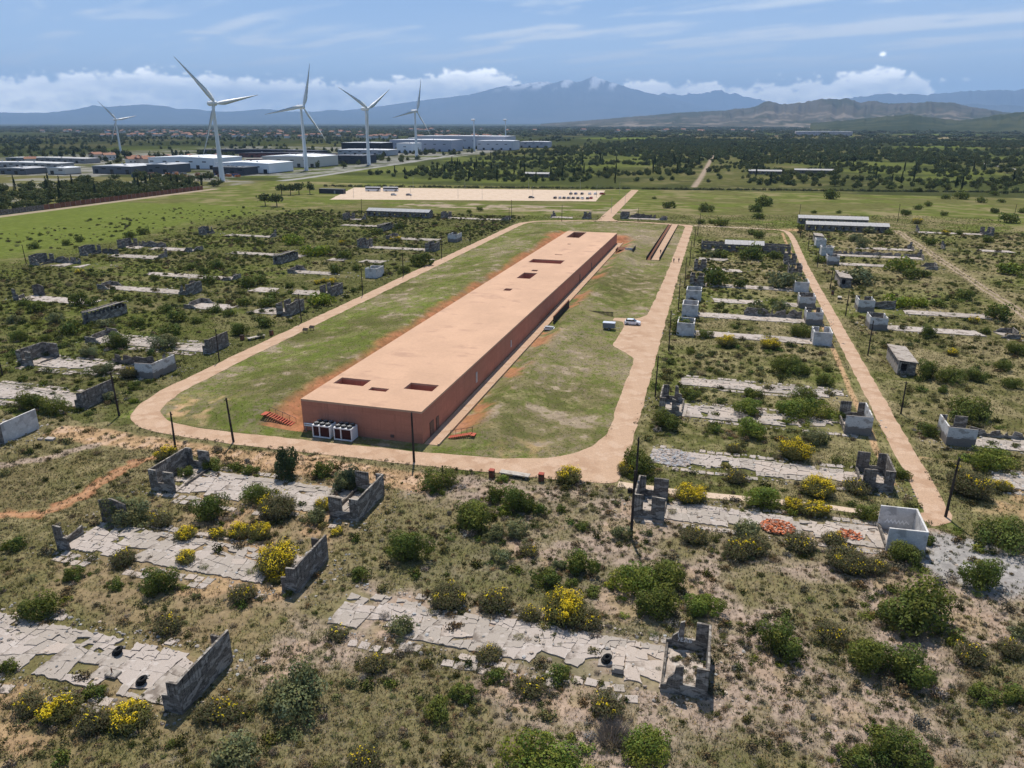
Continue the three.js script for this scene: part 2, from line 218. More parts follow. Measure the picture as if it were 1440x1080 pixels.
// ---------- survey of the place: shrubs [u, v, radius, kind], poles [u, v, height], skylines [bearing, height] ----------
const SHRUBS = [
  [-33.2, 71, 2.48, 0], [-28.1, 80.4, 3.04, 0], [-36.5, 89.5, 2.31, 0], [-27.2, 87.7, 1.49, 0], [-23.9, 86.1, 2.17, 0], [-22.5, 86.4, 1.21, 0], [-20.5, 86.3, 1.06, 0], [-25, 84.8, 1.06, 1],
  [-24.7, 78.3, 1.26, 2], [-21.9, 79.7, 1.45, 2], [-19.4, 76.2, 1.18, 4], [-22.3, 73.6, 1.41, 2], [-15.8, 70.1, 1.53, 0], [-14.1, 83.7, 0.92, 0], [-17.7, 87.2, 0.72, 0], [-12.3, 74.3, 1.88, 0],
  [-15.3, 74.1, 0.84, 2], [-13, 71, 0.73, 0], [-10.3, 70, 0.88, 0], [-6.4, 72.6, 2.41, 1], [-2.5, 74.2, 2.42, 0], [-3, 68.4, 2.35, 0], [-8.9, 82.7, 1.26, 2], [-9, 102.5, 2.67, 0],
  [-10.7, 101.4, 1.34, 3], [-18.6, 96.3, 1.82, 3], [-27.9, 93.9, 0.89, 1], [-28.7, 58.2, 1.4, 2], [-28.7, 52.4, 1.2, 4], [-18.5, 56.9, 1.23, 4], [-12.6, 65.2, 2.26, 3], [-10, 64.7, 1.49, 4],
  [-16.1, 63.8, 1.13, 4], [-20.2, 64.6, 1.73, 4], [-25.4, 64.1, 1.94, 4], [-36.8, 65.9, 1.03, 0], [-20.5, 48.3, 1.26, 0], [-19.2, 51, 1.14, 0], [-10.2, 45.4, 2.72, 1], [-2.2, 48.8, 1.99, 1],
  [-13.4, 53.5, 1.31, 4], [-6.1, 53.3, 1.43, 4], [-11.1, 55.8, 1.01, 0], [-16.7, 54.4, 0.84, 0], [-24.5, 41.7, 1.31, 4], [-5.1, 50, 1.81, 6], [9.4, 66, 2.22, 0], [17.1, 65.6, 2.22, 0],
  [20.7, 65.1, 2.51, 0], [23.9, 74.3, 3.86, 0], [20.8, 73.8, 1.5, 0], [14.5, 69.1, 1.45, 4], [27.3, 69.4, 1.46, 4], [26.9, 63.9, 1.23, 0], [29.9, 64.7, 1.3, 0], [18.2, 54.4, 2.04, 0],
  [14.5, 52.7, 1.31, 0], [31.5, 71.6, 1.23, 4], [33.3, 74.7, 0.91, 2], [37.2, 94.2, 3.17, 0], [32.1, 83.3, 2.32, 0], [43, 118.9, 2.98, 1], [28.9, 111.4, 1.32, 0], [9.1, 96.1, 2.52, 1],
  [6.3, 87.3, 1.71, 2], [1.8, 70.2, 1.91, 1], [37.1, 108.3, 2.76, 4], [16.4, 102.5, 2.27, 3], [21.8, 104.5, 1.78, 4], [14.1, 114.1, 2.34, 3], [5.2, 103.2, 1.57, 4], [12.7, 96.5, 1.31, 3],
  [15.3, 95.9, 1.67, 3], [22.2, 96.8, 1.42, 0], [12.8, 86.6, 1.85, 4], [17, 88.8, 1.42, 4], [24.6, 86.9, 2.13, 0], [42.2, 110.7, 1.12, 3], [4.8, 113.9, 1.14, 4], [-1, 95.4, 1.98, 3],
  [3.1, 97.7, 2.25, 4], [28.4, 92.2, 0.89, 0], [0, 84.6, 1.57, 4], [7.3, 83.9, 1.74, 4], [5.2, 82.5, 1.73, 4], [17.9, 83.4, 2.3, 4], [21.1, 83.7, 1.46, 4], [15.8, 158.3, 2.99, 0],
  [18.6, 157.9, 1.64, 0], [22.9, 152.3, 1.79, 0], [17.9, 141.3, 2.49, 0], [8.6, 141, 1.64, 0], [-2.9, 136.6, 1.7, 0], [7.2, 131.6, 2.44, 1], [16.9, 133.1, 3.49, 1], [22.1, 133.6, 1.59, 1],
  [18, 121.5, 1.93, 2], [7, 121.1, 2.68, 1], [1.6, 120.7, 1.21, 0], [36.8, 129.9, 1.68, 0], [47.3, 161, 2.6, 0], [52.5, 163.6, 2.18, 0], [43.3, 162.9, 2.42, 0], [44.5, 153.9, 1.18, 0],
  [45.6, 140.1, 3.46, 0], [20.7, 188.6, 2.19, 0], [13.2, 176.4, 2.25, 3], [3.4, 175.4, 2.27, 3], [20.5, 247.6, 4.52, 2], [11.8, 210, 2.74, 2], [17.5, 215.5, 2.29, 2], [-0.3, 246.2, 4.59, 0],
  [6.8, 244.7, 1.94, 0], [50.4, 230.6, 3.27, 5], [56.3, 231.9, 2.55, 5], [61.8, 232.3, 2.03, 0], [71.3, 244.5, 2.33, 0], [73.2, 222, 3.34, 0], [51, 197.1, 1.93, 0], [44.9, 262.4, 4.65, 2],
  [58.2, 160.6, 1.77, 0], [60.4, 172.2, 1.66, 0], [66.9, 186.4, 2.26, 0], [97.7, 293.4, 4.32, 1], [63, 275.1, 2.88, 0], [67.8, 280, 2.43, 0], [61.9, 288.6, 4.4, 1], [-6.3, 121, 2.45, 0],
  [-8.2, 184, 2.67, 0], [-1.9, 182.1, 1.93, 0], [23, 504.3, 4.95, 0], [17.8, 469.6, 3.79, 0], [18.7, 434.2, 3.12, 0], [-1.5, 398, 3.27, 0], [-11, 461.7, 4.21, 0], [70.5, 565.5, 5.4, 0],
  [126.5, 663.7, 2.82, 0], [157, 589.8, 4.91, 0], [99.9, 473.9, 2.63, 0], [120.2, 479.5, 2.43, 0], [113.2, 507.6, 2.37, 0], [145.8, 452.1, 4.86, 0], [67.7, 390.8, 3.06, 2], [57.1, 360, 2.84, 2],
  [57.6, 343.7, 2.71, 2], [36.3, 299.2, 2.41, 0], [113.3, 373.7, 2.83, 0], [36.8, 397.1, 1.95, 0], [0, 300.5, 3.06, 0], [11.7, 301.3, 4.54, 0], [20, 304.2, 2.49, 0], [13.2, 370.3, 2.52, 0],
  [16.4, 359.3, 2.44, 0], [-2.7, 301.2, 2.51, 2], [16.5, 222.1, 1.85, 0], [-120.5, 98.3, 2.29, 0], [-114.8, 97.8, 2.45, 0], [-109.4, 105.8, 1.82, 2], [-123, 118.1, 2.01, 2], [-116.1, 118.1, 1.99, 4],
  [-135, 135.3, 2.67, 0], [-135.7, 127.4, 2.24, 2], [-109.8, 112.3, 1.27, 0], [-104.3, 105.9, 0.81, 5], [-131.9, 148.9, 2.4, 0], [-137.4, 159.7, 2.55, 0], [-113.6, 151.9, 2.12, 0], [-112.4, 161.5, 2.49, 0],
  [-124.5, 180, 2.74, 0], [-131.9, 180.2, 2.06, 0], [-123.4, 137.6, 2.9, 2], [-110.1, 187.2, 3.6, 5], [-65.4, 86.1, 1.18, 0], [-68.5, 86.4, 1.08, 0], [-71.4, 85.6, 1.62, 0], [-81.3, 87, 1.51, 3],
  [-74, 82.2, 1.16, 0], [-72.5, 69.7, 2.72, 2], [-59.8, 78.7, 1.98, 0], [-62.4, 72.7, 2.22, 0], [-54.4, 88, 1.59, 0], [-49, 85.8, 2.15, 2], [-66.6, 49.9, 2, 0], [-57.7, 57.2, 1.91, 0],
  [-65.7, 60.7, 1.4, 4], [-62.4, 67.6, 1.26, 3], [-58.8, 63.1, 1.2, 3], [-47.3, 64.7, 2.3, 3], [-46.1, 62.6, 0.98, 3], [-52.1, 51.9, 1.37, 4], [-68.9, 56.5, 1.23, 0], [-63.1, 56.5, 0.89, 0],
  [-47.7, 58.6, 1.38, 4], [-56.1, 70, 1.36, 3], [-53.3, 70.3, 1.35, 3], [-58.7, 69.1, 1, 3], [-54.3, 76, 2.38, 4], [-49.1, 78.9, 1.21, 3], [-48.8, 75.7, 1.41, 2], [-81.2, 59.6, 1.1, 0],
  [-44.3, 73.8, 0.82, 3], [-34.5, 55.6, 1.09, 4], [-67.6, 69.5, 1.4, 4], [-33.1, 45.5, 2.83, 2], [-34.9, 39, 1.83, 2], [-52.9, 39.3, 1.51, 3], [-46.2, 40.3, 1.55, 3], [-39.9, 42.9, 1.42, 4],
  [-38, 43.3, 1.1, 4], [-49.2, 39, 1.39, 4], [-51.9, 41.9, 0.98, 0], [-56.3, 39, 1.27, 4], [-62.7, 42.6, 0.86, 0], [-41.2, 39.1, 0.45, 0], [-263.7, 292.1, 3.02, 0], [-261.7, 280.7, 2.6, 0],
  [-278, 244.6, 2.24, 0], [-275.1, 265.7, 2.21, 0], [-272.9, 255.9, 2.15, 0], [-161.1, 203.2, 2.56, 0], [-176.3, 227.3, 2.58, 0], [-183.2, 222.2, 1.91, 0], [-182, 202.7, 1.67, 0], [-174, 217.8, 1.74, 0],
  [-155.5, 142.3, 2.67, 0], [-183, 157.2, 2.48, 0], [-162.8, 133.4, 2.15, 0], [-178.4, 167.3, 2.67, 0], [-173.9, 168.2, 1.85, 0], [-144.3, 152.2, 2.03, 0], [-147.8, 167, 1.98, 0], [-145.5, 202.1, 2.96, 0],
  [-144.3, 207.8, 2.33, 0], [-129.2, 190.5, 1.93, 0], [-155.7, 262.1, 4.23, 5], [-178.4, 283.3, 3.68, 5], [-191.3, 300.7, 2.6, 5], [-191.7, 278.8, 2.15, 0], [-206.7, 285, 2.21, 0], [-179.7, 315.4, 2.01, 0],
  [-197.3, 336.6, 2.51, 0], [-129.6, 230.7, 2.49, 0], [-140.9, 257.3, 3.02, 0], [-106.1, 252.3, 4.18, 0], [-106.2, 238.4, 1.75, 0], [-157.1, 322.1, 2.69, 0], [-155.5, 342.9, 2.48, 0], [-143.4, 360, 1.83, 0],
  [-140.6, 427.9, 2.12, 0], [-143.2, 415.5, 1.66, 0], [-171.1, 407.6, 1.66, 0], [-152.2, 149.9, 1.84, 2], [-167.6, 149.3, 2.06, 2], [-178.5, 146.1, 1.69, 2], [-156.1, 134.9, 1.38, 0], [-193.3, 162.7, 1.65, 0],
  [-169.9, 173.8, 1.47, 0], [-159.9, 173.8, 1.45, 0], [-134.4, 170.6, 1.78, 0], [-131.6, 159.2, 1.5, 0], [-128.1, 168.3, 1.75, 0], [-132.3, 205.1, 1.59, 0], [-125.5, 238.3, 1.53, 0], [-121.9, 213.8, 1.63, 3],
  [-125.3, 214.9, 1.17, 3], [-126.4, 212.3, 1.16, 3], [-215.9, 205.7, 1.25, 3], [-186.9, 290.1, 1.26, 3], [-157.8, 288.1, 1.53, 3], [-150.5, 300.4, 1.26, 3], [-139.8, 303.9, 2.21, 3], [97.3, 434.1, 2.23, 3],
  [101.4, 394.7, 1.68, 3], [66, 215.1, 1.31, 3], [52.9, 181.9, 1.29, 3], [65.5, 204.1, 1.25, 0], [107.9, 396.8, 2.02, 0], [87.2, 357.7, 2.15, 0], [75.6, 387.6, 2.01, 0], [66.5, 351.7, 1.84, 0],
  [152, 499.4, 2.49, 0], [162.5, 565.6, 3.29, 0], [146.2, 585.7, 2.95, 0], [139.8, 641.1, 2.71, 0], [176.1, 569.1, 2.35, 0], [123.4, 531.3, 2.25, 0], [187.7, 624.7, 3.09, 0], [168, 504.2, 2.9, 0],
  [64.3, 474.2, 1.66, 0], [50.3, 470.2, 1.66, 0], [-33.6, 475.1, 3.95, 0], [-47.7, 530.3, 1.72, 0], [-6.2, 404.6, 1.86, 0], [-11.6, 403.1, 1.86, 0],
];
const POLES = [
  [-101.9, 99.5, 8.4], [-81.4, 89.2, 6.9], [-74.9, 95.1, 8], [-43.1, 96.2, 8.4], [-105, 132.3, 7.3], [-105.5, 167.5, 7.7], [-104.6, 201.4, 8.1], [-104.8, 232.6, 8.1],
  [-105.3, 270.8, 8.9], [-106.3, 308.1, 8.3], [-107.2, 344.9, 8.4], [-107.6, 375, 8.4], [-114.9, 404.9, 9.3], [-197.1, 385.1, 9.5], [-9.6, 167.7, 9.5], [-10.1, 208.3, 8.9],
  [-10.3, 242.2, 9.2], [-10.7, 280.1, 8.9], [-11.2, 324.8, 7.8], [-11.2, 359.7, 7.9], [-11.6, 393.5, 6.4], [-9.7, 135.9, 8.3], [-7.7, 83, 9.5], [-8.5, 93.5, 9.5],
  [32.3, 99.9, 8.8], [34.2, 139.1, 6.2], [34.3, 176.1, 8.2], [34.5, 214.2, 7.1], [34.3, 248.1, 7.7], [34.4, 288.4, 7], [34.6, 328.1, 7.9], [34.5, 365.5, 6],
  [89.1, 439.8, 9.3], [155.3, 477.9, 7.3], [38.9, 431.9, 8.6], [-250.2, 215.4, 7.2], [-142.5, 111.5, 6], [-83.7, 394, 8.6], [-44.4, 405.1, 7.1],
];
const CANIGOU = [
  [-36.73, -94], [-30.03, 497], [-26.04, 842], [-21.97, 1265], [-18.88, 1534], [-16.82, 1949], [-15.03, 2099], [-13.75, 2247],
  [-12.83, 2171], [-11.71, 2317], [-11.09, 2204], [-9.89, 2495], [-9.17, 2307], [-7.64, 1930], [-5.61, 1550], [-3.59, 1171],
  [-1.59, 793], [0.86, 418], [4.2, 50],
];
const BACK_RANGE = [
  [-8.54, 138], [-5.11, 1824], [-3.62, 1729], [-2.17, 1846], [-1.21, 1965], [0.25, 1701], [1.95, 1312], [3.63, 886],
  [5.52, 340],
];
const ASPRES = [
  [-57.1, 301], [-52.33, 471], [-48.86, 450], [-46.63, 439], [-45.03, 570], [-43.77, 763], [-42.97, 727], [-41.29, 821],
  [-39.6, 789], [-38.77, 642], [-37.67, 646], [-36.58, 540], [-35.21, 545], [-33.31, 685], [-31.92, 554], [-29.99, 558],
  [-28.51, 631], [-27.04, 564], [-25.53, 590], [-24.02, 546], [-21.99, 501], [-16.83, 456], [-11.65, 360], [-6.52, 239],
  [-1.52, 120], [2.34, 4],
];
const CORBIERES = [
  [0.43, 50], [3.16, 598], [5.38, 884], [7.09, 1137], [9.18, 1351], [10.64, 1335], [11.68, 1273], [12.85, 1359],
  [15.51, 1421], [16.97, 1423], [20.76, 1429], [25.51, 1064],
];
const FENOUILLEDES = [
  [5.11, 50], [6.78, 428], [11.77, 664], [14.53, 665], [17.18, 580], [22.69, 402], [25.81, 234],
];
const FORCA_HILL = [
  [-13.71, 29], [-10.09, 81], [-6.52, 141], [-3.53, 190], [-0.61, 218], [1.28, 265], [2.18, 341], [3.13, 301],
  [4.5, 318], [5.6, 363], [7.14, 369], [8.05, 302], [8.88, 337], [9.76, 289], [12.21, 311], [13.42, 299],
  [14.63, 244], [16.2, 180], [17.34, 144], [20.23, 67],
];
const LOW_RIDGE = [
  [5.12, 45], [7.76, 70], [9.46, 90], [11.11, 109], [12.37, 84], [14, 64], [15.13, 83], [16.22, 106],
  [17.3, 120], [20.14, 108], [23.49, 59],
];

// ---------- plan of the camp (metres: across u, along v) ----------
const BLD = { u0: -66.5, u1: -44.4, v0: 103, v1: 326 };
const roofY = (v) => 5.7 - (v - 103) * 1.3 / 223;
const RING_OUT = [[-11.2, 97.6], [-11.2, 113], [-12, 168], [-13.3, 250], [-14.8, 389], [-15.5, 396], [-40, 402], [-60, 403.5], [-82, 398], [-97, 391], [-103.5, 382], [-104.6, 372], [-104.6, 250], [-104.4, 130], [-104, 112], [-102.6, 105], [-99.5, 99.2], [-95, 96], [-88, 94.9], [-74, 94.4], [-40.7, 95.4], [-29.4, 96], [-20, 96.4]];
const RING_IN = [[-16.2, 130], [-16.4, 159], [-22.8, 168.5], [-22.4, 186], [-23.5, 191.5], [-33, 191.5], [-33, 194], [-20.5, 195], [-17.8, 200], [-17.6, 250], [-18.6, 388], [-20, 393.5], [-40, 398.8], [-60, 400.6], [-80, 395.5], [-95, 389], [-99.6, 382], [-100.4, 372], [-100.3, 250], [-100.2, 130], [-99.6, 113], [-98, 106.5], [-95, 102], [-90.5, 99.4], [-84, 98.6], [-77, 98.6], [-42.5, 99.9], [-31, 101], [-24.4, 102.8], [-20, 105.5], [-17.3, 109.5], [-15.6, 117]];
const PARKING = [[-262, 466], [-292, 560], [-240, 569], [-91, 588], [-84, 503], [-170, 487]];
// rows of ruined barracks: [u0, u1, v0, depth, left end, right end, paint left, paint right, floor cells, rear wall, what it is]
// ends: U three-sided room, E end wall with stubs, S low stubs, P lone pier, - nothing.  paint: 0 bare, 1 white, 2 white above bare, 3 blocks
const RUINS = [
  [-76, -43, 77.3, 8, 'U', 'U', 0, 0, 2.0, 0, 'grey roofless barrack ruin with two end rooms below the sandy strip of the ring path'],
  [-76, -42.4, 61, 7.2, 'E', 'E', 0, 3, 2.0, 0, 'barrack ruin with dark gable end and tall grey block wall, yellow broom on its floor'],
  [-78, -42.6, 42.2, 7.4, '-', 'E', 0, 0, 2.2, 0, 'pale barrack floor with black tyres and one long grey end wall'],
  [-37, 2.5, 56.8, 6.8, '-', 'U', 0, 0, 1.9, 0, 'narrow cracked barrack floor ending at a grey room with white painted letters'],
  [-8.2, 27.3, 88.6, 6, 'U', 'U', 0, 1, 1.7, 0, 'barrack ruin with white end room and heaps of orange tile rubble'],
  [-8.2, 26.8, 105.4, 6.4, '-', 'U', 0, 3, 1.7, 0, 'cracked barrack floor with a tall grey block room and open top, beside the sandy trail'],
  [-8.2, 27.2, 126.5, 7.4, 'U', 'U', 0, 2, 1.9, 0, 'cracked barrack floor between a bush-covered room and a pale half-painted room'],
  [-6, 26, 143.8, 5.6, '-', '-', 0, 0, 2.0, 0, 'bare cracked barrack floor without any wall left'],
  [-8.8, 27.2, 181.6, 6, 'U', 'U', 1, 1, 3.2, 0, 'barrack row with white end rooms next to the flowering broom by the open lawn'],
  [-8.8, 27.2, 201.5, 6, 'U', 'U', 1, 2, 3.2, 15, 'barrack row with white end rooms and a long broken rear wall'],
  [-8.8, 27.2, 220.5, 6, 'U', 'U', 1, 2, 3.2, 0, 'barrack row with white end rooms, third from the open lawn'],
  [-8.8, 27.4, 242.5, 6, 'U', 'U', 0, 1, 3.4, 0, 'barrack row with one grey and one white end room, fourth from the open lawn'],
  [-8.8, 27.6, 270, 6, 'U', 'U', 0, 0, 3.6, 0, 'grey barrack row with crumbling end rooms before the half-roofed barrack'],
  [-8.5, 27.4, 292, 6, '-', 'U', 0, 0, 4, 0, 'overgrown barrack floor with one tall crumbling end room before the half-roofed barrack'],
  [42, 56, 111, 6, '-', '-', 0, 0, 2.2, 0, 'heap of tilted floor plates beside the straight path'],
  [38.4, 73, 126, 6, 'U', '-', 2, 0, 2.4, 30, 'barrack ruin with half-white room and long low rear wall across the straight path'],
  [38.3, 72.4, 200.5, 6, 'U', 'S', 2, 0, 3.4, 0, 'barrack ruin with white room and grey stub walls across the straight path'],
  [38.3, 72.4, 220, 6, 'U', '-', 2, 0, 3.6, 6, 'barrack ruin with white room beside lime green shrubs across the straight path'],
  [38.4, 75.7, 295, 6, 'U', 'S', 2, 0, 4, 0, 'barrack ruin with white room and low stubs below the long tin-roofed barracks, front row'],
  [38.4, 75.8, 316, 6, 'U', 'P', 1, 0, 4, 32, 'barrack ruin with long rear wall and a pier below the long tin-roofed barracks, middle row'],
  [38.4, 76.6, 337, 6, 'U', 'P', 1, 0, 4, 0, 'barrack ruin with tall end pier below the long tin-roofed barracks, back row'],
  [89, 124, 343.5, 6, 'P', '-', 0, 0, 4, 0, 'long pale barrack floor beyond the two-wheel track'],
  [94, 128, 247, 6, 'S', '-', 0, 0, 4, 0, 'barrack floor with white stub beside the two-wheel track'],
  [90, 122, 396, 6, 'P', 'U', 0, 0, 4.5, 0, 'scattered barrack ruin with broken chimney at the edge of the meadow'],
  [-145.6, -110.8, 84, 7, '-', 'E', 0, 1, 2.6, 0, 'barrack ruin with a smooth white end wall near the bend of the ring path'],
  [-145.6, -110.4, 100.2, 7.6, '-', 'E', 0, 3, 2.4, 0, 'barrack ruin with dark leaning end wall near the bend of the ring path'],
  [-145.6, -110.2, 118, 7, 'U', 'U', 0, 2, 2.3, 12, 'barrack ruin with notched grey walls and a whitish corner room by the ring path'],
  [-145.6, -110.4, 136.4, 7, 'S', 'E', 0, 3, 2.8, 0, 'overgrown barrack ruin with plank-grey end wall behind the long bench'],
  [-145.8, -111.6, 172, 7.5, 'S', 'U', 0, 0, 3.2, 0, 'barrack ruin with grey corner room, first row past the long bench'],
  [-146, -112, 196, 7, '-', 'U', 0, 0, 3.4, 0, 'barrack ruin with low grey corner room, second row past the long bench'],
  [-146, -111.7, 226, 6, 'S', 'U', 0, 1, 3.6, 0, 'barrack ruin with white corner room holding a bush by the ring path'],
  [-146, -112, 252, 6, '-', '-', 0, 0, 4, 0, 'pale barrack floor without walls by the ring path'],
  [-148, -113, 283, 6, 'U', 'U', 0, 0, 4, 0, 'barrack ruin with grey rooms at both ends by the ring path'],
  [-147, -112.8, 309, 7, 'S', 'U', 0, 2, 4, 0, 'barrack ruin with pale corner room by the far bend of the ring path'],
  [-150.6, -112, 388, 6, 'U', 'S', 0, 0, 4.5, 0, 'gabled room and thin pale floor below the parking ground'],
  [-202, -160, 167, 7, 'E', '-', 0, 0, 4, 0, 'overgrown barrack floor with a long mottled end wall'],
  [-190, -155.3, 186.5, 6, 'S', 'U', 0, 0, 3.4, 0, 'wide pale barrack floor with a grey room beside the roofed wash block'],
  [-193, -157, 209, 6, '-', 'S', 0, 0, 3.6, 0, 'pale barrack floor with grey stub, next behind the wide floor'],
  [-192, -158, 255, 6, '-', '-', 0, 0, 4, 0, 'thin pale barrack floor among low scrub'],
  [-200, -189, 368, 6, 'U', 'P', 0, 0, 4.5, 0, 'broken grey room and pier beside the long grey tin-roofed barrack'],
  [-190, -160, 345, 6, '-', 'S', 0, 0, 4.5, 0, 'barrack floor with stub wall below the long grey tin-roofed barrack'],
  [-247, -212, 214, 7, 'U', '-', 0, 0, 4, 12, 'jagged grey barrack ruin at the edge of the wide meadow'],
  [-246, -210, 236, 7, 'U', 'P', 0, 0, 4, 8, 'jagged grey barrack ruin with gable stub, next to the meadow ruin'],
  [-245, -208, 255, 7, 'U', 'S', 0, 0, 4.2, 14, 'broken-walled barrack ruin with long pale floor beside the meadow'],
  [-238, -200, 298, 6, 'U', 'P', 0, 0, 4.5, 0, 'small grey room and thin floor farthest out on the meadow'],
  [-93, -71, 407, 6, 'P', 'U', 0, 0, 4.5, 0, 'low dark ruin beyond the far end of the memorial building'],
  [-55, -30, 413, 6, 'U', 'S', 0, 0, 4.5, 14, 'low dark ruin beside the link road to the parking ground'],
];
// short names of the same rows, for telling plants apart by what they stand beside
const SHORT = ['the two-roomed front ruin', 'the dark-gabled front ruin', 'the tyre-strewn floor', 'the room with painted letters', 'the tile-heaped barrack ruin', 'the tall block room', 'the half-painted room', 'the bare wall-less floor', 'the white rooms by the open lawn', 'the long broken rear wall', 'the third white-roomed row', 'the row with one grey room', 'the crumbling grey row', 'the tall crumbling end room', 'the heap of tilted plates', 'the half-white room', 'the white room with stubs', 'the room by lime shrubs', 'the front row below tin-roofed barracks', 'the middle row below tin-roofed barracks', 'the back row below tin-roofed barracks', 'the floor beyond the track', 'the white stub by the track', 'the broken chimney ruin', 'the smooth white end wall', 'the dark leaning end wall', 'the whitish corner room', 'the plank-grey end wall', 'the grey corner room', 'the low grey corner room', 'the white corner room', 'the pale wall-less floor', 'the two-ended grey ruin', 'the pale corner room', 'the gabled room', 'the mottled end wall', 'the wide pale floor', 'the floor behind the wide floor', 'the thin pale floor', 'the broken grey room', 'the floor below the grey barrack', 'the jagged meadow ruin', 'the gable-stub ruin', 'the broken-walled meadow ruin', 'the farthest meadow room', 'the low dark ruin', 'the ruin by the link road'];
const inPoly = (p, x, y) => { let c = false; for (let i = 0, j = p.length - 1; i < p.length; j = i++) if ((p[i][1] > y) !== (p[j][1] > y) && x < ((p[j][0] - p[i][0]) * (y - p[i][1])) / (p[j][1] - p[i][1]) + p[i][0]) c = !c; return c; };
const segD = (x, y, ax, ay, bx, by) => { const dx = bx - ax, dy = by - ay, t = clamp(((x - ax) * dx + (y - ay) * dy) / (dx * dx + dy * dy)); return Math.hypot(x - ax - dx * t, y - ay - dy * t); };
const lineD = (x, y, pts) => { let d = 1e9; for (let i = 1; i < pts.length; i++) d = Math.min(d, segD(x, y, ...pts[i - 1], ...pts[i])); return d; };
function paved(u, v) {
  if (v > 93 && v < 405 && u > -106 && u < -10 && inPoly(RING_OUT, u, v) && !inPoly(RING_IN, u, v)) return true;
  if (v > 97 && v < 388 && Math.abs(u - mix(31.3, 29.6, (v - 99) / 287)) < 2.2) return true;
  if (v > 401 && v < 605 && Math.abs(u - mix(-60, -69.5, (v - 401) / 199)) < 3.6) return true;
  if (v > 460 && v < 590 && u > -295 && u < -80 && inPoly(PARKING, u, v)) return true;
  if (u > -12 && u < 30 && Math.abs(v - 97.6 - (u + 11) * 0.03) < 0.9) return true;
  return false;
}
const nearEdge = (u, v) => !(paved(u + 0.45, v) && paved(u - 0.45, v) && paved(u, v + 0.45) && paved(u, v - 0.45));
const inBuilding = (u, v, m = 0) => u > BLD.u0 - m && u < BLD.u1 + m && v > BLD.v0 - m && v < BLD.v1 + m;
function inRuin(u, v, m = 0) { for (const r of RUINS) if (u > r[0] - m && u < r[1] + m && v > r[2] - m && v < r[2] + r[3] + m) return r; return null; }
// the lie of the land: banks of earth beside the memorial building, flat elsewhere
function ht(u, v) {
  if (v < 99 || v > 382 || u < -103 || u > -19) return 0;
  const sv = sst(99.9, 108, v) * (1 - sst(345, 380, v));
  const l = u < -67.6 ? (u > -76 ? sst(-67.8, -75, u) : 1 - sst(-76, -99.8, u)) * 2.1 * sv : 0;
  const rw = v > 265 ? mix(-25, -30.5, sst(265, 285, v)) : -25;
  const r = u > -41.2 ? (u < -36.5 ? sst(-41, -36.8, u) : 1 - sst(-36.5, rw, u)) * 1.5 * sst(101.5, 111, v) * (1 - sst(330, 370, v)) : 0;
  const b = v > 326.6 && u < -36 && u > -78 ? sst(326.8, 334, v) * (1 - sst(336, 380, v)) * 1.8 * sst(-36, -43, u) * sst(-78, -70, u) : 0;
  return Math.max(l, r, b);
}

